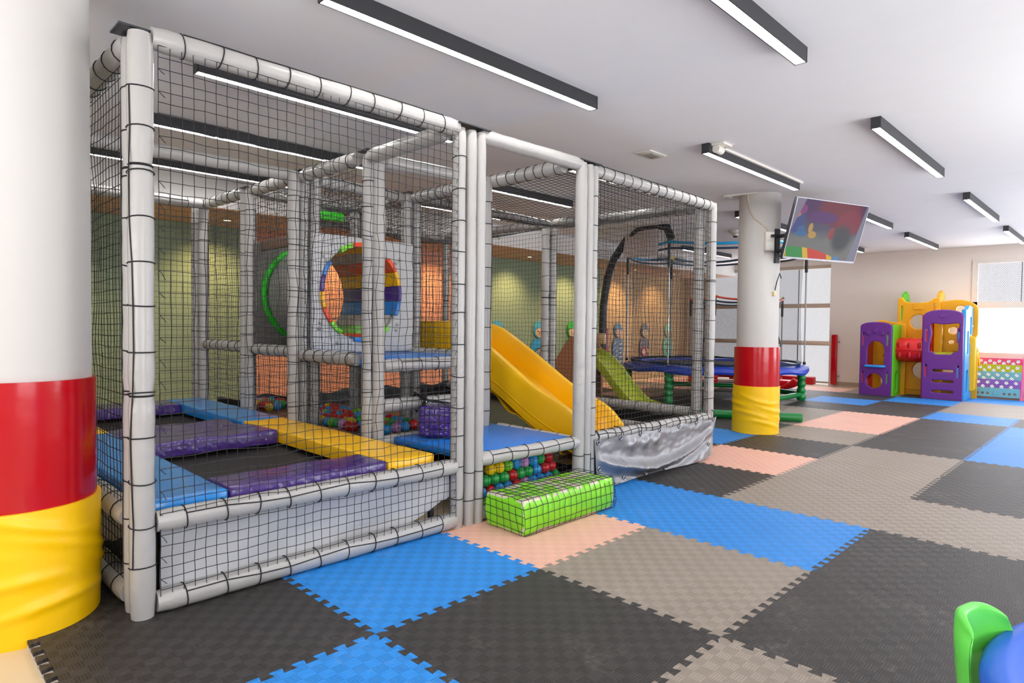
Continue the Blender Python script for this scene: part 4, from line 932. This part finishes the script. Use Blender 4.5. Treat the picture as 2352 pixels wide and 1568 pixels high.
# ------------------------------------------------------------------ enclosed trampolines beyond the frame
def ring_pts(cx, cy, r, z, n=48, droop=0, k=6, ph=-pi / 2): return [(cx + r * cos(a), cy + r * sin(a), z - droop * abs(sin((a - ph) * k / 2)) ** 1.0) for a in [2 * pi * i / n for i in range(n)]]
def big_tramp(cx, cy, r, zb, ztop, ringm, label, legn=6, padm=BLUEP, legm=GREENB):
    t = thing('enclosed_trampoline', label, 'trampoline', (cx, cy, 0)); ph = -pi / 2
    for k in range(legn):
        a = ph + 2 * pi * k / legn; x, y = cx + (r - .06) * cos(a), cy + (r - .06) * sin(a)
        z = zb - .04; nb = 5; pr_ = []
        for i in range(nb):
            h0 = z * i / nb; hh = z / nb
            for q in range(7): tt = q / 6; pr_.append((.052 + .022 * sin(pi * tt) + (.008 if i == 0 else 0), h0 + hh * tt))
        MB().lathe([(0, 0)] + pr_ + [(0, z)], (x, y, 0), 16).build('leg', legm, t)
        p0 = (cx + (r - .02) * cos(a), cy + (r - .02) * sin(a), zb + .02)
        pole = MB().tube([p0, (p0[0], p0[1], zb + .5), (p0[0], p0[1], ztop - .35), (p0[0], p0[1], ztop)], .013, 8).build('pole', STEEL, t)
        MB().tube([(p0[0], p0[1], ztop - .42), (p0[0], p0[1], ztop - .02)], .026, 8).build('pole_sleeve', BLKV, pole)
        MB().tube([(p0[0], p0[1], zb + .02), (p0[0], p0[1], zb + .07)], .026, 8).build('pole_socket', BLKV, pole)
        MB().obox((p0[0], p0[1], ztop + .0), (-sin(a), cos(a), 0), (0, 0, 1), (cos(a), sin(a), 0), .06, .028, .012).build('ring_joint', mat('yellow_joint', '#e6c616', .5), t)
        a2 = a + 2 * pi / legn
        MB().tube([(x, y, .10), (cx + (r - .06) * cos(a2), cy + (r - .06) * sin(a2), .10)], .045, 10).build('base_tube', legm, t) if k in (1, 2, 3) else None
    mb = MB(); mb.lathe([(r - .22, zb - .01), (r - .20, zb + .03), (r - .05, zb + .03), (r + .03, zb + .0), (r + .04, zb - .05), (r + .02, zb - .085), (r - .03, zb - .08)], (cx, cy, 0), 60)
    for i, (x, y, z) in enumerate(mb.v):
        a = math.atan2(y - cy, x - cx); mb.v[i] = (x, y, z - .018 * (1 + sin(a * 9 + 1)) * (1 if math.hypot(x - cx, y - cy) > r - .06 else .2))
    mb.build('safety_pad', padm, t)
    MB().lathe([(0, zb - .03), (r - .20, zb - .01)], (cx, cy, 0), 48).build('jump_mat', BEDM, t)
    mb = MB(); mb.lathe([(r - .10, zb + .03), (r - .08, zb + .07), (r - .16, zb + .065)], (cx, cy, 0), 60); mb.v = [(x, y, z + (.02 * noise.noise(Vector((x * 4, y * 4, 0))) if z > zb + .05 else 0)) for x, y, z in mb.v]; mb.build('spring_cover', NAVY, t)
    rp = ring_pts(cx, cy, r - .01, ztop, 72, .07, legn)
    MB().tube([rp[i % 72] for i in range(34, 76)], .022, 8).build('top_ring', ringm, t); MB().tube([rp[i % 72] for i in range(3, 36)], .022, 8).build('top_ring', NAVY, t)
    MB().tube(ring_pts(cx, cy, r - .05, ztop - .10, 72, .04, legn), .018, 8, closed=True).build('lower_ring', NAVY, t)
    MB().grid(lambda u, v: (cx + (r - .08 - .03 * sin(pi * v)) * cos(2 * pi * u), cy + (r - .08 - .03 * sin(pi * v)) * sin(2 * pi * u), zb + .05 + (ztop - .12 - zb - .05) * v), 60, 6).build('enclosure_net', sheer('trampoline_mesh_' + t.name.replace('.', ''), '#1c1a19', 0.20), t)
    return t
BT = big_tramp(-3.30, 9.25, 1.55, .60, 2.64, mat('cyan_tape', '#129fd8', .4), 'big blue padded trampoline on beaded green legs with a cyan top ring')
mb = MB(); mb.tube([[-4.31, 7.3, 0.877], [-4.296, 7.3, 1.615], [-4.222, 7.3, 2.053], [-4.094, 7.3, 2.374], [-3.84, 7.3, 2.678], [-3.51, 7.3, 2.844], [-3.27, 7.3, 2.854], [-3.098, 7.3, 2.803], [-3.018, 7.3, 2.62]], .065, 10); mb.build('entrance_sleeve', BLKV, BT)
mb = MB(); mb.tube([(-1.98, 8.55, 2.45), (-1.95, 8.5, 1.6), (-1.96, 8.52, 1.45)], .025, 6); mb.tube([(-1.96, 8.52, 1.45), (-2.15, 8.4, .95), (-2.0, 8.45, .65)], .012, 6); mb.tube([(-1.96, 8.52, 1.45), (-1.82, 8.6, 1.0), (-1.9, 8.5, .65)], .012, 6); mb.build('door_strap', BLKV, BT)
_c = [Vector(q) for q in [[-3.864, 7.22, 2.374], [-3.195, 7.22, 2.357], [-3.203, 7.22, 2.784], [-3.812, 7.22, 2.773]]]
mb = MB(); mb.grid(lambda u, v: _c[0].lerp(_c[1], u).lerp(_c[3].lerp(_c[2], u), v) + Vector((0, .03 * sin(u * 6), 0)), 10, 6)
o = mb.build('hanging_sheet', sheer('pale_sheet', '#d6cbc8', 0.8), off=tuple(_c[0]), thick=.003); tag(o, 'pale translucent sheet hanging over the near top of the big trampoline ring', 'sheet')
big_tramp(-4.35, 12.35, 1.0, .42, 1.92, mat('orange_tape', '#e0441c', .4), 'smaller dark trampoline with an orange ring behind the big one near the screened window', padm=NAVY, legm=mat('red_tube', '#c41f1c', .35))

# ------------------------------------------------------------------ lime toddler slide
LS = thing('toddler_slide', 'lime green toddler slide with brown ladder sides behind the netted bay', 'slide', (-3.9, 6.78, 0))
A_, B_ = Vector((-4.22, 6.78, 0)), Vector((-2.98, 6.78, 0)); dd = (B_ - A_); LL = dd.length; dd.normalize(); ss = Vector((dd.y, -dd.x, 0))
lz = smoothed([(0, .83), (.2, .80), (.42, .67), (.78, .29), (1.02, .07), (LL, .035)], 30); mb = MB(); pk = None
for i, (s, z) in enumerate(lz):
    for (o_, h_) in ((-.24, -.10), (-.25, .03), (-.24, .07), (-.20, .07), (-.17, .0), (.17, .0), (.20, .07), (.24, .07), (.25, .03), (.24, -.10)):
        p = A_ + dd * s + ss * o_; mb.v.append((p.x, p.y, max(.01, z + h_)))
for i in range(len(lz) - 1):
    for j in range(9): mb.f.append((i * 10 + j, i * 10 + j + 1, (i + 1) * 10 + j + 1, (i + 1) * 10 + j)); mb.m.append(0)
mb.build('chute', LIMEP, LS, thick=.012)
for o_ in (-.24, .24):
    p = A_ + ss * o_
    outline_mesh('ladder_side', [[(-.95, .0), (-.60, .0), (-.50, .2), (-.30, .2), (-.12, 0), (.12, 0), (.10, .86), (.02, 1.05), (-.14, 1.08), (-.26, .95), (-.5, .62)]], .05, BROWNP, p, dd, (0, 0, 1), LS, .012)
for i in range(4):
    c = A_ - dd * (.30 + .16 * (3 - i)) + Vector((0, 0, .16 + .2 * i)); MB().obox(c, ss, dd, (0, 0, 1), .23, .07, .025).build('step', BROWNP, LS, bevel=.008)
for o_ in (-.23, .23):
    c = A_ + dd * .05 + ss * o_ + Vector((0, 0, 1.05)); MB().obox(c, ss, dd, (0, 0, 1), .03, .14, .09).build('hand_grip', WOOD, LS, bevel=.02)
# red rocker and red beams beyond the trampoline
RK = thing('rocking_toy', 'red plastic rocking toy glimpsed under the far trampoline pad', 'rocking toy', (-3.05, 11.6, 0))
mb = MB()
for y in (11.42, 11.78): mb.tube([(-3.35 + .7 * i / 12, y, .05 + .18 * (2 * i / 12 - 1) ** 2) for i in range(13)], .05, 8)
mb.build('rocker', REDP, RK); MB().box(-3.25, 11.46, .10, -2.78, 11.74, .20).build('seat', REDP, RK, bevel=.04)
outline_mesh('front_board', [[(-.1, .15), (.1, .15), (.13, .4), (.08, .52), (-.06, .52), (-.12, .4)]], .2, REDP, (-3.24, 11.6, 0), (1, 0, 0), (0, 0, 1), RK, .04)
MB().ball((-2.75, 11.39, .16), .03, 12, sx=1.5, sy=.3).build('oval_badge', STRAP, RK)
o = MB().box(-4.9, 13.2, 0, -2.95, 13.42, .17).build('foam_beam', mat('red_foam_beam', '#c3131c', .4), off=(-3.9, 13.3, 0), bevel=.02); tag(o, 'long red foam beam on the floor in front of the screened window', 'foam beam')
NO = thing('floor_tube', 'green plastic tube with a red end lying between the silver sheet and far column', 'tube', (-1.7, 6.95, .06))
MB().tube([(-2.26, 6.62, .062), (-1.0, 7.3, .062)], .058, 16).build('tube_body', GREENB, NO)
MB().lathe([(0, -.012), (.05, -.012), (.052, .0), (.0, 0)], (0, 0, 0), 16, axis='x').build('end_cap', REDP, NO).matrix_world = Matrix.Translation((-2.27 + 1.7, 6.615 - 6.95, .002)) @ Matrix.Rotation(math.atan2(.68, 1.26), 4, 'Z')

# ------------------------------------------------------------------ wooden figures on the back wall
def figure(y, zt, bodyc, hatc, facec, label, disc=None, square=False):
    t = thing('wall_figure', label, 'wall toy', (XB + .01, y, .3), 'wooden figures on the back wall'); x = XB + .022
    BM_ = mat('figure_' + bodyc.strip('#'), bodyc, .5); HM = mat('figure_' + hatc.strip('#'), hatc, .5); FM = mat('figure_' + facec.strip('#'), facec, .6)
    body = [(-.20, .28), (-.17, .22), (-.02, .22), (.20, .24), (.21, .42), (.17, .5), (.21, .58), (.20, .74), (.14, .86), (-.14, .86), (-.20, .74), (-.21, .58), (-.17, .5), (-.21, .42)]
    outline_mesh('body_board', [[(a, b + zt - 1.22) for a, b in body]], .03, BM_, (x, y, 0), (0, 1, 0), (0, 0, 1), t, .006)
    hd = outline_mesh('head_board', [circ(0, zt - .16, .145, 28, .165)], .03, HM, (x, y, 0), (0, 1, 0), (0, 0, 1), t, .006)
    outline_mesh('face', [circ(0, zt - .215, .105, 24, .095)], .012, FM, (x + .02, y, 0), (0, 1, 0), (0, 0, 1), hd, .003)
    for s in (-.04, .04): MB().ball((x + .028, y + s, zt - .19), .014, 10, sx=.4).build('eye', HOUS, hd)
    MB().ball((x + .03, y, zt - .225), .016, 10, sx=.6).build('nose', HOUS if square else FM, hd)
    mb = MB(); mb.tube([(x + .027, y + .035 * cos(a), zt - .24 + .03 * sin(a)) for a in [pi + pi * i / 8 for i in range(9)]], .004, 4); mb.build('mouth', HOUS, hd)
    outline_mesh('hat_brim', [rrect(-.15, zt - .135, .15, zt - .10, .015)], .015, HM, (x + .022, y, 0), (0, 1, 0), (0, 0, 1), hd, .003)
    zc = zt - 1.22 + .55
    if disc == 'disc':
        o = outline_mesh('spiral_disc', [circ(0, zc, .15, 32)], .014, mat('figure_disc', '#45606f', .4), (x + .022, y, 0), (0, 1, 0), (0, 0, 1), t, .003); mb = MB()
        mb.tube([(x + .032, y + (.02 + .115 * k / 60) * cos(k * .32), zc + (.02 + .115 * k / 60) * sin(k * .32)) for k in range(61)], .007, 5); mb.build('spiral_groove', STRAP, o)
    elif disc == 'dial':
        mb = MB(); mb.tube([(x + .025, y - .05 + .09 * cos(a), zc + .09 * sin(a)) for a in [2 * pi * i / 24 for i in range(24)]], .015, 6, closed=True); mb.build('dial_ring', REDP, t)
        outline_mesh('dial_face', [circ(-.05, zc, .075, 20)], .01, STRAP, (x + .02, y, 0), (0, 1, 0), (0, 0, 1), t, .002); outline_mesh('knob_disc', [circ(.12, zc + .02, .05, 16)], .02, WOOD, (x + .02, y, 0), (0, 1, 0), (0, 0, 1), t, .003)
    elif disc == 'dots':
        for a in (-.08, .08):
            for b in (-.17, .0, .17): MB().ball((x + .02, y + a, zc + b), .035, 12, sx=.3).build('button', mat('figure_button', '#a8593d', .5), t)
    elif disc == 'slots':
        mb = MB()
        for i in range(5): mb.tube([(x + .018, y - .15, zc - .2 + .1 * i), (x + .018, y - .05, zc - .17 + .1 * i), (x + .018, y + .05, zc - .22 + .1 * i), (x + .018, y + .15, zc - .2 + .1 * i)], .008, 5)
        mb.build('maze_track', STRAP, t)
figure(6.86, 1.33, '#3a9ac0', '#58aecb', '#b3342a', 'wooden wall figure with only its head showing over the yellow slide', 'slots')
figure(8.02, 1.33, '#2fa0d6', '#57b4d2', '#eec29a', 'blue wooden wall figure with a spiral disc beside the grey posts', 'disc', True)
figure(9.06, 1.33, '#2fb52c', '#33b531', '#eec29a', 'green wooden wall figure half hidden by the posts right of the entry', 'slots')
figure(10.74, 1.32, '#4d6e93', '#4d7596', '#c7a293', 'dull blue wooden wall figure left of the trampoline pole', 'slots')
figure(11.85, 1.31, '#6e6164', '#6d6a75', '#d6bb94', 'grey wooden wall figure with a red dial', 'dial')
figure(12.93, 1.31, '#7fc9a8', '#7fc9a8', '#e0ab90', 'mint green wooden wall figure with buttons, farthest along the wall', 'dots')
o = MB().box(XB + .002, 10.22, .45, XB + .05, 10.36, 1.20).build('corner_pad', mat('dark_red_pad', '#7d1620', .4), off=(XB, 10.29, .45), bevel=.02); tag(o, 'dark red padded strip on the back wall next to the dull blue figure', 'wall pad')
RP = thing('corner_pad', 'bright red padded strip on the corner of the screened window recess', 'wall pad', (-2.60, 13.46, .02))
MB().box(-2.65, 13.40, .02, -2.53, 13.48, 1.12).build('pad_body', REDV, RP, bevel=.025)
for z in (.2, .95): MB().box(-2.53, 13.47, z, -2.49, 13.485, z + .02).build('fixing_tab', STEEL, RP, smooth=False)

# ------------------------------------------------------------------ playhouse
PH = thing('playhouse', 'purple, yellow, red and blue plastic playhouse with towers and a red crawl tube', 'playhouse', (-0.9, 12.4, 0))
def arch(x0, x1, z0, zs, zt, n=14, r=.03): return [(x0, z0), (x1, z0), (x1, zs)] + [((x0 + x1) / 2 + (x1 - x0) / 2 * cos(pi * i / n), zs + (zt - zs) * sin(pi * i / n) ** .8) for i in range(1, n)] + [(x0, zs)]
def star(cx, cy, r): return [(cx + (r if i % 2 == 0 else r * .45) * sin(pi * i / 5), cy + (r if i % 2 == 0 else r * .45) * cos(pi * i / 5)) for i in range(10)]
def slot(x, z0, z1, w=.022): return rrect(x - w, z0, x + w, z1, w * .95)
EX, EZ = (1, 0, 0), (0, 0, 1); D2 = .07
# small tower, left
fx0, fx1 = -1.645, -1.13; yF = 12.0
slots1 = [slot(fx0 + .045, .93, 1.20), slot(fx1 - .055, .93, 1.20), slot(fx0 + .045, .22, .46), slot(fx1 - .055, .22, .46)]
win1 = [(-1.545, .565), (-1.225, .565), (-1.225, .86)] + [(-1.385 + .16 * cos(pi * i / 10), .86 + .18 * sin(pi * i / 10)) for i in range(1, 10)] + [(-1.545, .86)]
fp = outline_mesh('front_panel', [arch(fx0, fx1, .0, 1.29, 1.375), win1, circ(-1.40, .27, .155, 30), *slots1], D2, PURP, (0, yF, 0), EX, EZ, PH, .014)
for (sx, sz, sr) in ((-1.39, 1.215, .055), (-1.515, 1.165, .037), (-1.265, 1.165, .037)): outline_mesh('star', [star(sx, sz, sr)], .02, PURP, (0, yF - D2 / 2 - .004, 0), EX, EZ, fp, .006)
for (x, z0, z1, m) in ((fx0 + .045, .94, 1.14, REDP), (fx1 - .055, .94, 1.14, GRNP), (fx0 + .045, .23, .41, REDP), (fx1 - .055, .23, .41, GRNP)): MB().tube([(x, yF - .01, z0), (x, yF - .01, z1)], .015, 8).build('joint_pin', m, PH)
MB().box(-1.56, yF - .10, .53, -1.21, yF + .12, .57).build('window_shelf', SKYP, PH, bevel=.012)
outline_mesh('side_panel', [[(0, 0), (.48, 0), (.48, 1.32), (0, 1.32)], [(.10, .06), (.32, .06), (.32, .38)] + [(.21 + .11 * cos(pi * i / 8), .38 + .10 * sin(pi * i / 8)) for i in range(1, 8)] + [(.10, .38)]], D2, GRNP, (fx1 + .005, yF + .03, 0), (0, 1, 0), EZ, PH, .014)
outline_mesh('side_panel', [[(0, 0), (.48, 0), (.48, 1.3), (0, 1.3)], circ(.24, .28, .14, 24)], D2, mat('dark_red_plastic', '#c5121a', .35), (fx0 + .04, yF + .03, 0), (0, 1, 0), EZ, PH, .014)
outline_mesh('back_panel', [[(fx0, 0), (fx1 + .1, 0), (fx1 + .1, 1.34), (fx0 + .2, 1.42), (fx0, 1.34)], circ(-1.36, 1.00, .04, 16), circ(-1.27, .87, .05, 18), circ(-1.36, .73, .04, 16), circ(-1.17, .72, .04, 14), circ(-1.30, .25, .16, 28)], D2, AMBP, (0, yF + .55, 0), EX, EZ, PH, .014)
# tall yellow tower, middle
yT = 12.75; tx0, tx1 = -1.22, -.52
outline_mesh('tower_panel', [[(tx0 - .06, 0), (tx1, 0), (tx1, 1.72), (tx1 - .02, 1.85), (tx1 - .10, 1.83)] + [(-.88 + .24 * cos(pi * i / 8), 1.81 - .06 * sin(pi * i / 8)) for i in range(1, 8)] + [(tx0 + .07, 1.86), (tx0 + .02, 1.84), (tx0 + .02, 1.34), (tx0 - .06, 1.26)], circ(-.86, 1.40, .155, 30), circ(-.78, .47, .18, 30), slot(tx0 + .075, 1.40, 1.72, .026), slot(tx1 - .09, 1.56, 1.76, .026), slot(tx0 + .06, .14, .44, .026)], D2, AMBP, (0, yT, 0), EX, EZ, PH, .016)
outline_mesh('tower_panel_rim', [rrect(-1.10, .10, -.45, .80, .10), rrect(-1.085, .115, -.465, .785, .09)], .03, AMBP, (0, yT - .045, 0), EX, EZ, PH, .006)
outline_mesh('crest_plate', [rrect(-.94, 1.64, -.79, 1.76, .02)], .02, AMBP, (0, yT - .04, 0), EX, EZ, PH, .006)
for (x, z0, z1, m) in ((tx0 + .075, 1.40, 1.65, GRNP), (tx1 - .09, 1.56, 1.70, mat('orange_plastic', '#e88a10', .4)), (tx0 + .06, .14, .38, GRNP)): MB().tube([(x, yT - .01, z0), (x, yT - .01, z1)], .018, 8).build('joint_pin', m, PH)
for (x, m) in ((tx0 + .08, GRNP), (tx1 - .03, AMBP)):
    outline_mesh('side_rail', [[(0, 0), (.42, 0), (.42, 1.7), (.36, 1.92), (.21, 1.98), (.06, 1.92), (0, 1.7)], [(.10, 1.2), (.32, 1.2), (.32, 1.7), (.21, 1.86), (.10, 1.7)]], .07, m, (x, yT + .0, 0), (0, 1, 0), EZ, PH, .018)
MB().box(tx0 + .1, yT + .05, .8, tx1 - .06, yT + .4, .84).build('tower_floor', GRNP, PH, bevel=.01)
# red crawl tube
mb = MB(); mb.lathe([(.215, -1.11), (.225, -1.08), (.225, -.66), (.215, -.62), (.20, -.62), (.20, -1.11)], (0, 12.34, .865), 36, axis='x'); tb = mb.build('crawl_tube', REDP, PH)
mb = MB(); mb.lathe([(.229, -1.105), (.229, -.63)], (0, 12.34, .865), 2, a0=-1.62, a1=-1.52, axis='x')
mb.tube([(-1.10, 12.34 - .226, .86), (-.63, 12.34 - .226, .86)], .005, 5); mb.build('seam', mat('dark_seam', '#7d0a0e', .5), tb)
for x in (-1.03, -.87, -.71):
    for s in (1, -1):
        a = -pi / 2; mb = MB(); mb.ball((x, 12.34 - .214, .865 + s * .085), .03, 12, sx=1.0, sy=.45, sz=2.4); mb.build('rib', mat('darker_red_plastic', '#b80d14', .4), tb)
# big tower, right
gx0_, gx1_ = -.635, -.045; yG = 12.1
wavy = [(-.555, .92), (-.49, .91), (-.455, .865), (-.20, .865), (-.17, .91), (-.09, .93), (-.085, 1.05), (-.095, 1.16), (-.115, 1.24), (-.095, 1.33), (-.075, 1.41), (-.09, 1.455), (-.14, 1.455), (-.25, 1.44), (-.36, 1.435), (-.45, 1.45), (-.51, 1.45), (-.545, 1.42), (-.53, 1.34), (-.515, 1.25), (-.535, 1.17), (-.55, 1.05)]
wavy = [(x, z - .07) for x, z in wavy]
fp = outline_mesh('front_panel', [arch(gx0_, gx1_, 0, 1.47, 1.60), wavy, *[rrect(-.50, z, -.15, z + .075, .036) for z in (.48, .29, .105)], slot(gx0_ + .05, 1.02, 1.29, .024), slot(gx1_ - .055, 1.02, 1.29, .024), slot(gx0_ + .05, .39, .64, .024), slot(gx1_ - .055, .39, .64, .024)], D2, PURP, (0, yG, 0), EX, EZ, PH, .016)
outline_mesh('moulded_oval', [rrect(-.39, 1.475, -.29, 1.525, .024)], .02, PURP, (0, yG - D2 / 2 - .002, 0), EX, EZ, fp, .006)
for (x, z0, z1, m) in ((gx0_ + .05, 1.02, 1.22, REDP), (gx1_ - .055, 1.02, 1.22, SKYP), (gx0_ + .05, .39, .58, REDP), (gx1_ - .055, .39, .58, SKYP)): MB().tube([(x, yG - .01, z0), (x, yG - .01, z1)], .017, 8).build('joint_pin', m, PH)
outline_mesh('side_panel', [[(0, 0), (.62, 0), (.62, 1.66), (.30, 1.68), (.12, 1.60), (0, 1.60)], rrect(.10, .10, .32, .55, .08), rrect(.38, .40, .56, .80, .05), rrect(.12, .80, .28, 1.25, .05), rrect(.36, 1.00, .54, 1.5, .05)], D2, SKYP, (gx1_ + .005, yG + .03, 0), (0, 1, 0), EZ, PH, .014)
outline_mesh('side_panel', [[(0, 0), (.62, 0), (.62, 1.5), (0, 1.5)], circ(.3, .87, .2, 24), rrect(.12, .1, .45, .55, .1)], D2, REDP, (gx0_ + .0, yG + .03, 0), (0, 1, 0), EZ, PH, .014)
outline_mesh('back_panel', [arch(gx0_ + .03, gx1_ + .10, 0, 1.58, 1.80), circ(-.31, 1.24, .085, 24), circ(-.33, 1.03, .055, 20), circ(-.06, 1.06, .085, 22), circ(-.20, 1.63, .09, 22), rrect(-.34, .83, -.06, .86, .014), rrect(-.5, .42, -.1, .56, .05), circ(-.03, 1.33, .05, 18)], D2, AMBP, (0, yG + .72, 0), EX, EZ, PH, .016)
MB().box(gx0_ + .05, yG + .06, .76, gx1_ - .04, yG + .66, .84).build('tower_floor', OLVP, PH, bevel=.012)
outline_mesh('corner_post', [rrect(0, 0, .10, 1.62, .03)], .12, AMBP, (gx0_ + .06, yG + .6, 0), EX, EZ, PH, .02)
mb = MB(); mb.grid(lambda u, v: (-.035 + .12 * v, 12.60 + .42 * u, max(.05, 1.08 - .5 * u ** 1.1) + (.0 if .1 < v < .9 else .09)), 20, 8); mb.build('side_slide', YEL, PH, thick=.03)
outline_mesh('slide_end', [rrect(-0.035, 0.16, .06, 1.12, .045)], .06, YEL, (0, 12.6, 0), EX, EZ, PH, .02)

# ------------------------------------------------------------------ stepped toy shelf with punched holes
TS = thing('toy_shelf', 'pastel stepped plastic toy shelf with punched holes under the right-hand window', 'shelf', (.33, 13.2, 0))
sx0, sx1 = -.015, .67
for x in (sx0 - .02, sx1 + .02):
    outline_mesh('side_post', [[(.0, .0), (.42, .0), (.42, .74), (.34, .755), (.30, .72)]], .04, PINKP, (x, 12.99, 0), (0, 1, 0), EZ, TS, .012)
for k, (m, z0, z1, y, nm) in enumerate(((TEALP, .04, .20, 13.0, 'shelf_front'), (LILP, .18, .35, 13.07, 'shelf_front'), (TEALP, .33, .49, 13.14, 'shelf_front'), (OLVP, .47, .62, 13.21, 'shelf_front'), (ROSEP, .60, .735, 13.28, 'shelf_front'))):
    lp = [rrect(sx0, z0, sx1, z1, .02)]
    if k == 0: lp += [circ(sx0 + .07 + .075 * i, (z0 + z1) / 2 - .02, .026, 16) for i in range(3)] + [circ(sx1 - .07 - .075 * i, (z0 + z1) / 2 - .02, .026, 16) for i in range(3)]
    else:
        zz = z1 - .052; lp += [circ(sx0 + .07 + .138 * i, zz, .034, 18) for i in range(5)] + [circ(sx0 + .139 + .138 * i, z0 + .042, .034, 18) for i in range(4)]
    o = outline_mesh(nm, lp, .022, m, (0, y, 0), EX, EZ, TS, .004)
    if k == 0: outline_mesh('moulded_emblem', [circ((sx0 + sx1) / 2, (z0 + z1) / 2, .04, 10, .055)], .01, TEALP, (0, y - .013, 0), EX, EZ, o, .003)
    else: MB().box(sx0, y + .01, z0 - .01, sx1, y + .075, z0 + .01).build('shelf_floor', m, TS, bevel=.003)
mb = MB(); mb.ball((sx1 - .07, 13.05, .06), .04, 12); tag(mb.build('toy_ball', AMBP, off=(sx1 - .07, 13.05, .02)), 'small yellow ball lying behind the lowest shelf front', 'ball')

# ------------------------------------------------------------------ round table and chair in the corner
TB = thing('round_table', 'glossy blue round plastic table cut by the bottom right corner of the photo', 'table', (2.622, .555, 0)); tz = .47; tR = .70
MB().lathe([(0, tz - .012), (tR - .075, tz - .012), (tR - .065, tz - .004), (tR - .05, tz), (tR - .02, tz - .002), (tR - .003, tz - .018), (tR, tz - .035), (tR - .006, tz - .055), (tR - .03, tz - .06), (tR - .04, tz - .03), (0, tz - .03)], (2.622, .555, 0), 72).build('tabletop', mat('blue_table_plastic', '#1c5cc6', .4, spec=.3, var=.03), TB)
for a in (.7, 2.27, 3.84, 5.41):
    MB().tube([(2.622 + .42 * cos(a), .555 + .42 * sin(a), 0), (2.622 + .38 * cos(a), .555 + .38 * sin(a), tz - .03)], .032, 12).build('leg', _MC['blue_table_plastic'], TB)
CH = thing('child_chair', 'bright green plastic child chair tucked against the blue round table', 'chair', (1.95, .53, 0))
CG = mat('leaf_green_plastic', '#5fce4a', .35, coat=.15, var=.03)
CA, CN = Vector((.26, .966, 0)), Vector((.966, -.26, 0)); CO = Vector((1.893, .60, 0))
def back(u, v):       # closed shell: up the outer face, round the top rim, down the inner face
    q = u * 2 - 1; t_ = .015 * (1 - abs(q) ** 10) ** .5 + .0005
    if v < .42: vv, off = v / .42, -1.0
    elif v > .58: vv, off = (1 - v) / .42, 1.0
    else: vv, off = 1.0, -cos(pi * (v - .42) / .16)
    lift = t_ * (1 - off * off) ** .5 if .42 <= v <= .58 else 0
    wd = .128 * (1 - max(0.0, (vv - .45) / .55) ** 4 * .25)
    p = CO + CA * (q * wd) + CN * (.055 * abs(q) ** 3 + .030 * (1 - vv) - .012 + t_ * off)
    return (p.x, p.y, .24 + .285 * vv - .030 * abs(q) ** 4 * vv + lift)
MB().grid(back, 36, 40).build('backrest', CG, CH, angle=75)
MB().box(1.90, .47, .232, 2.17, .70, .26).build('seat', CG, CH, bevel=.012)
for (x, y) in ((1.90, .48), (1.90, .69), (2.14, .48), (2.14, .69)):
    MB().tube([(x + (-.02 if x < 2 else .02), y + (-.02 if y < .6 else .02), 0), (x, y, .24)], .017, 10).build('leg', CG, CH)

mb = MB(); mb.box(-3.66, 1.60, 2.29, -3.58, 1.96, 2.38); o = mb.build('roof_pad', mat('green_roof_vinyl', '#2ec411', .4), FRAME, bevel=.02); o['label'] = 'bright green foam roof pad behind the upper netting'
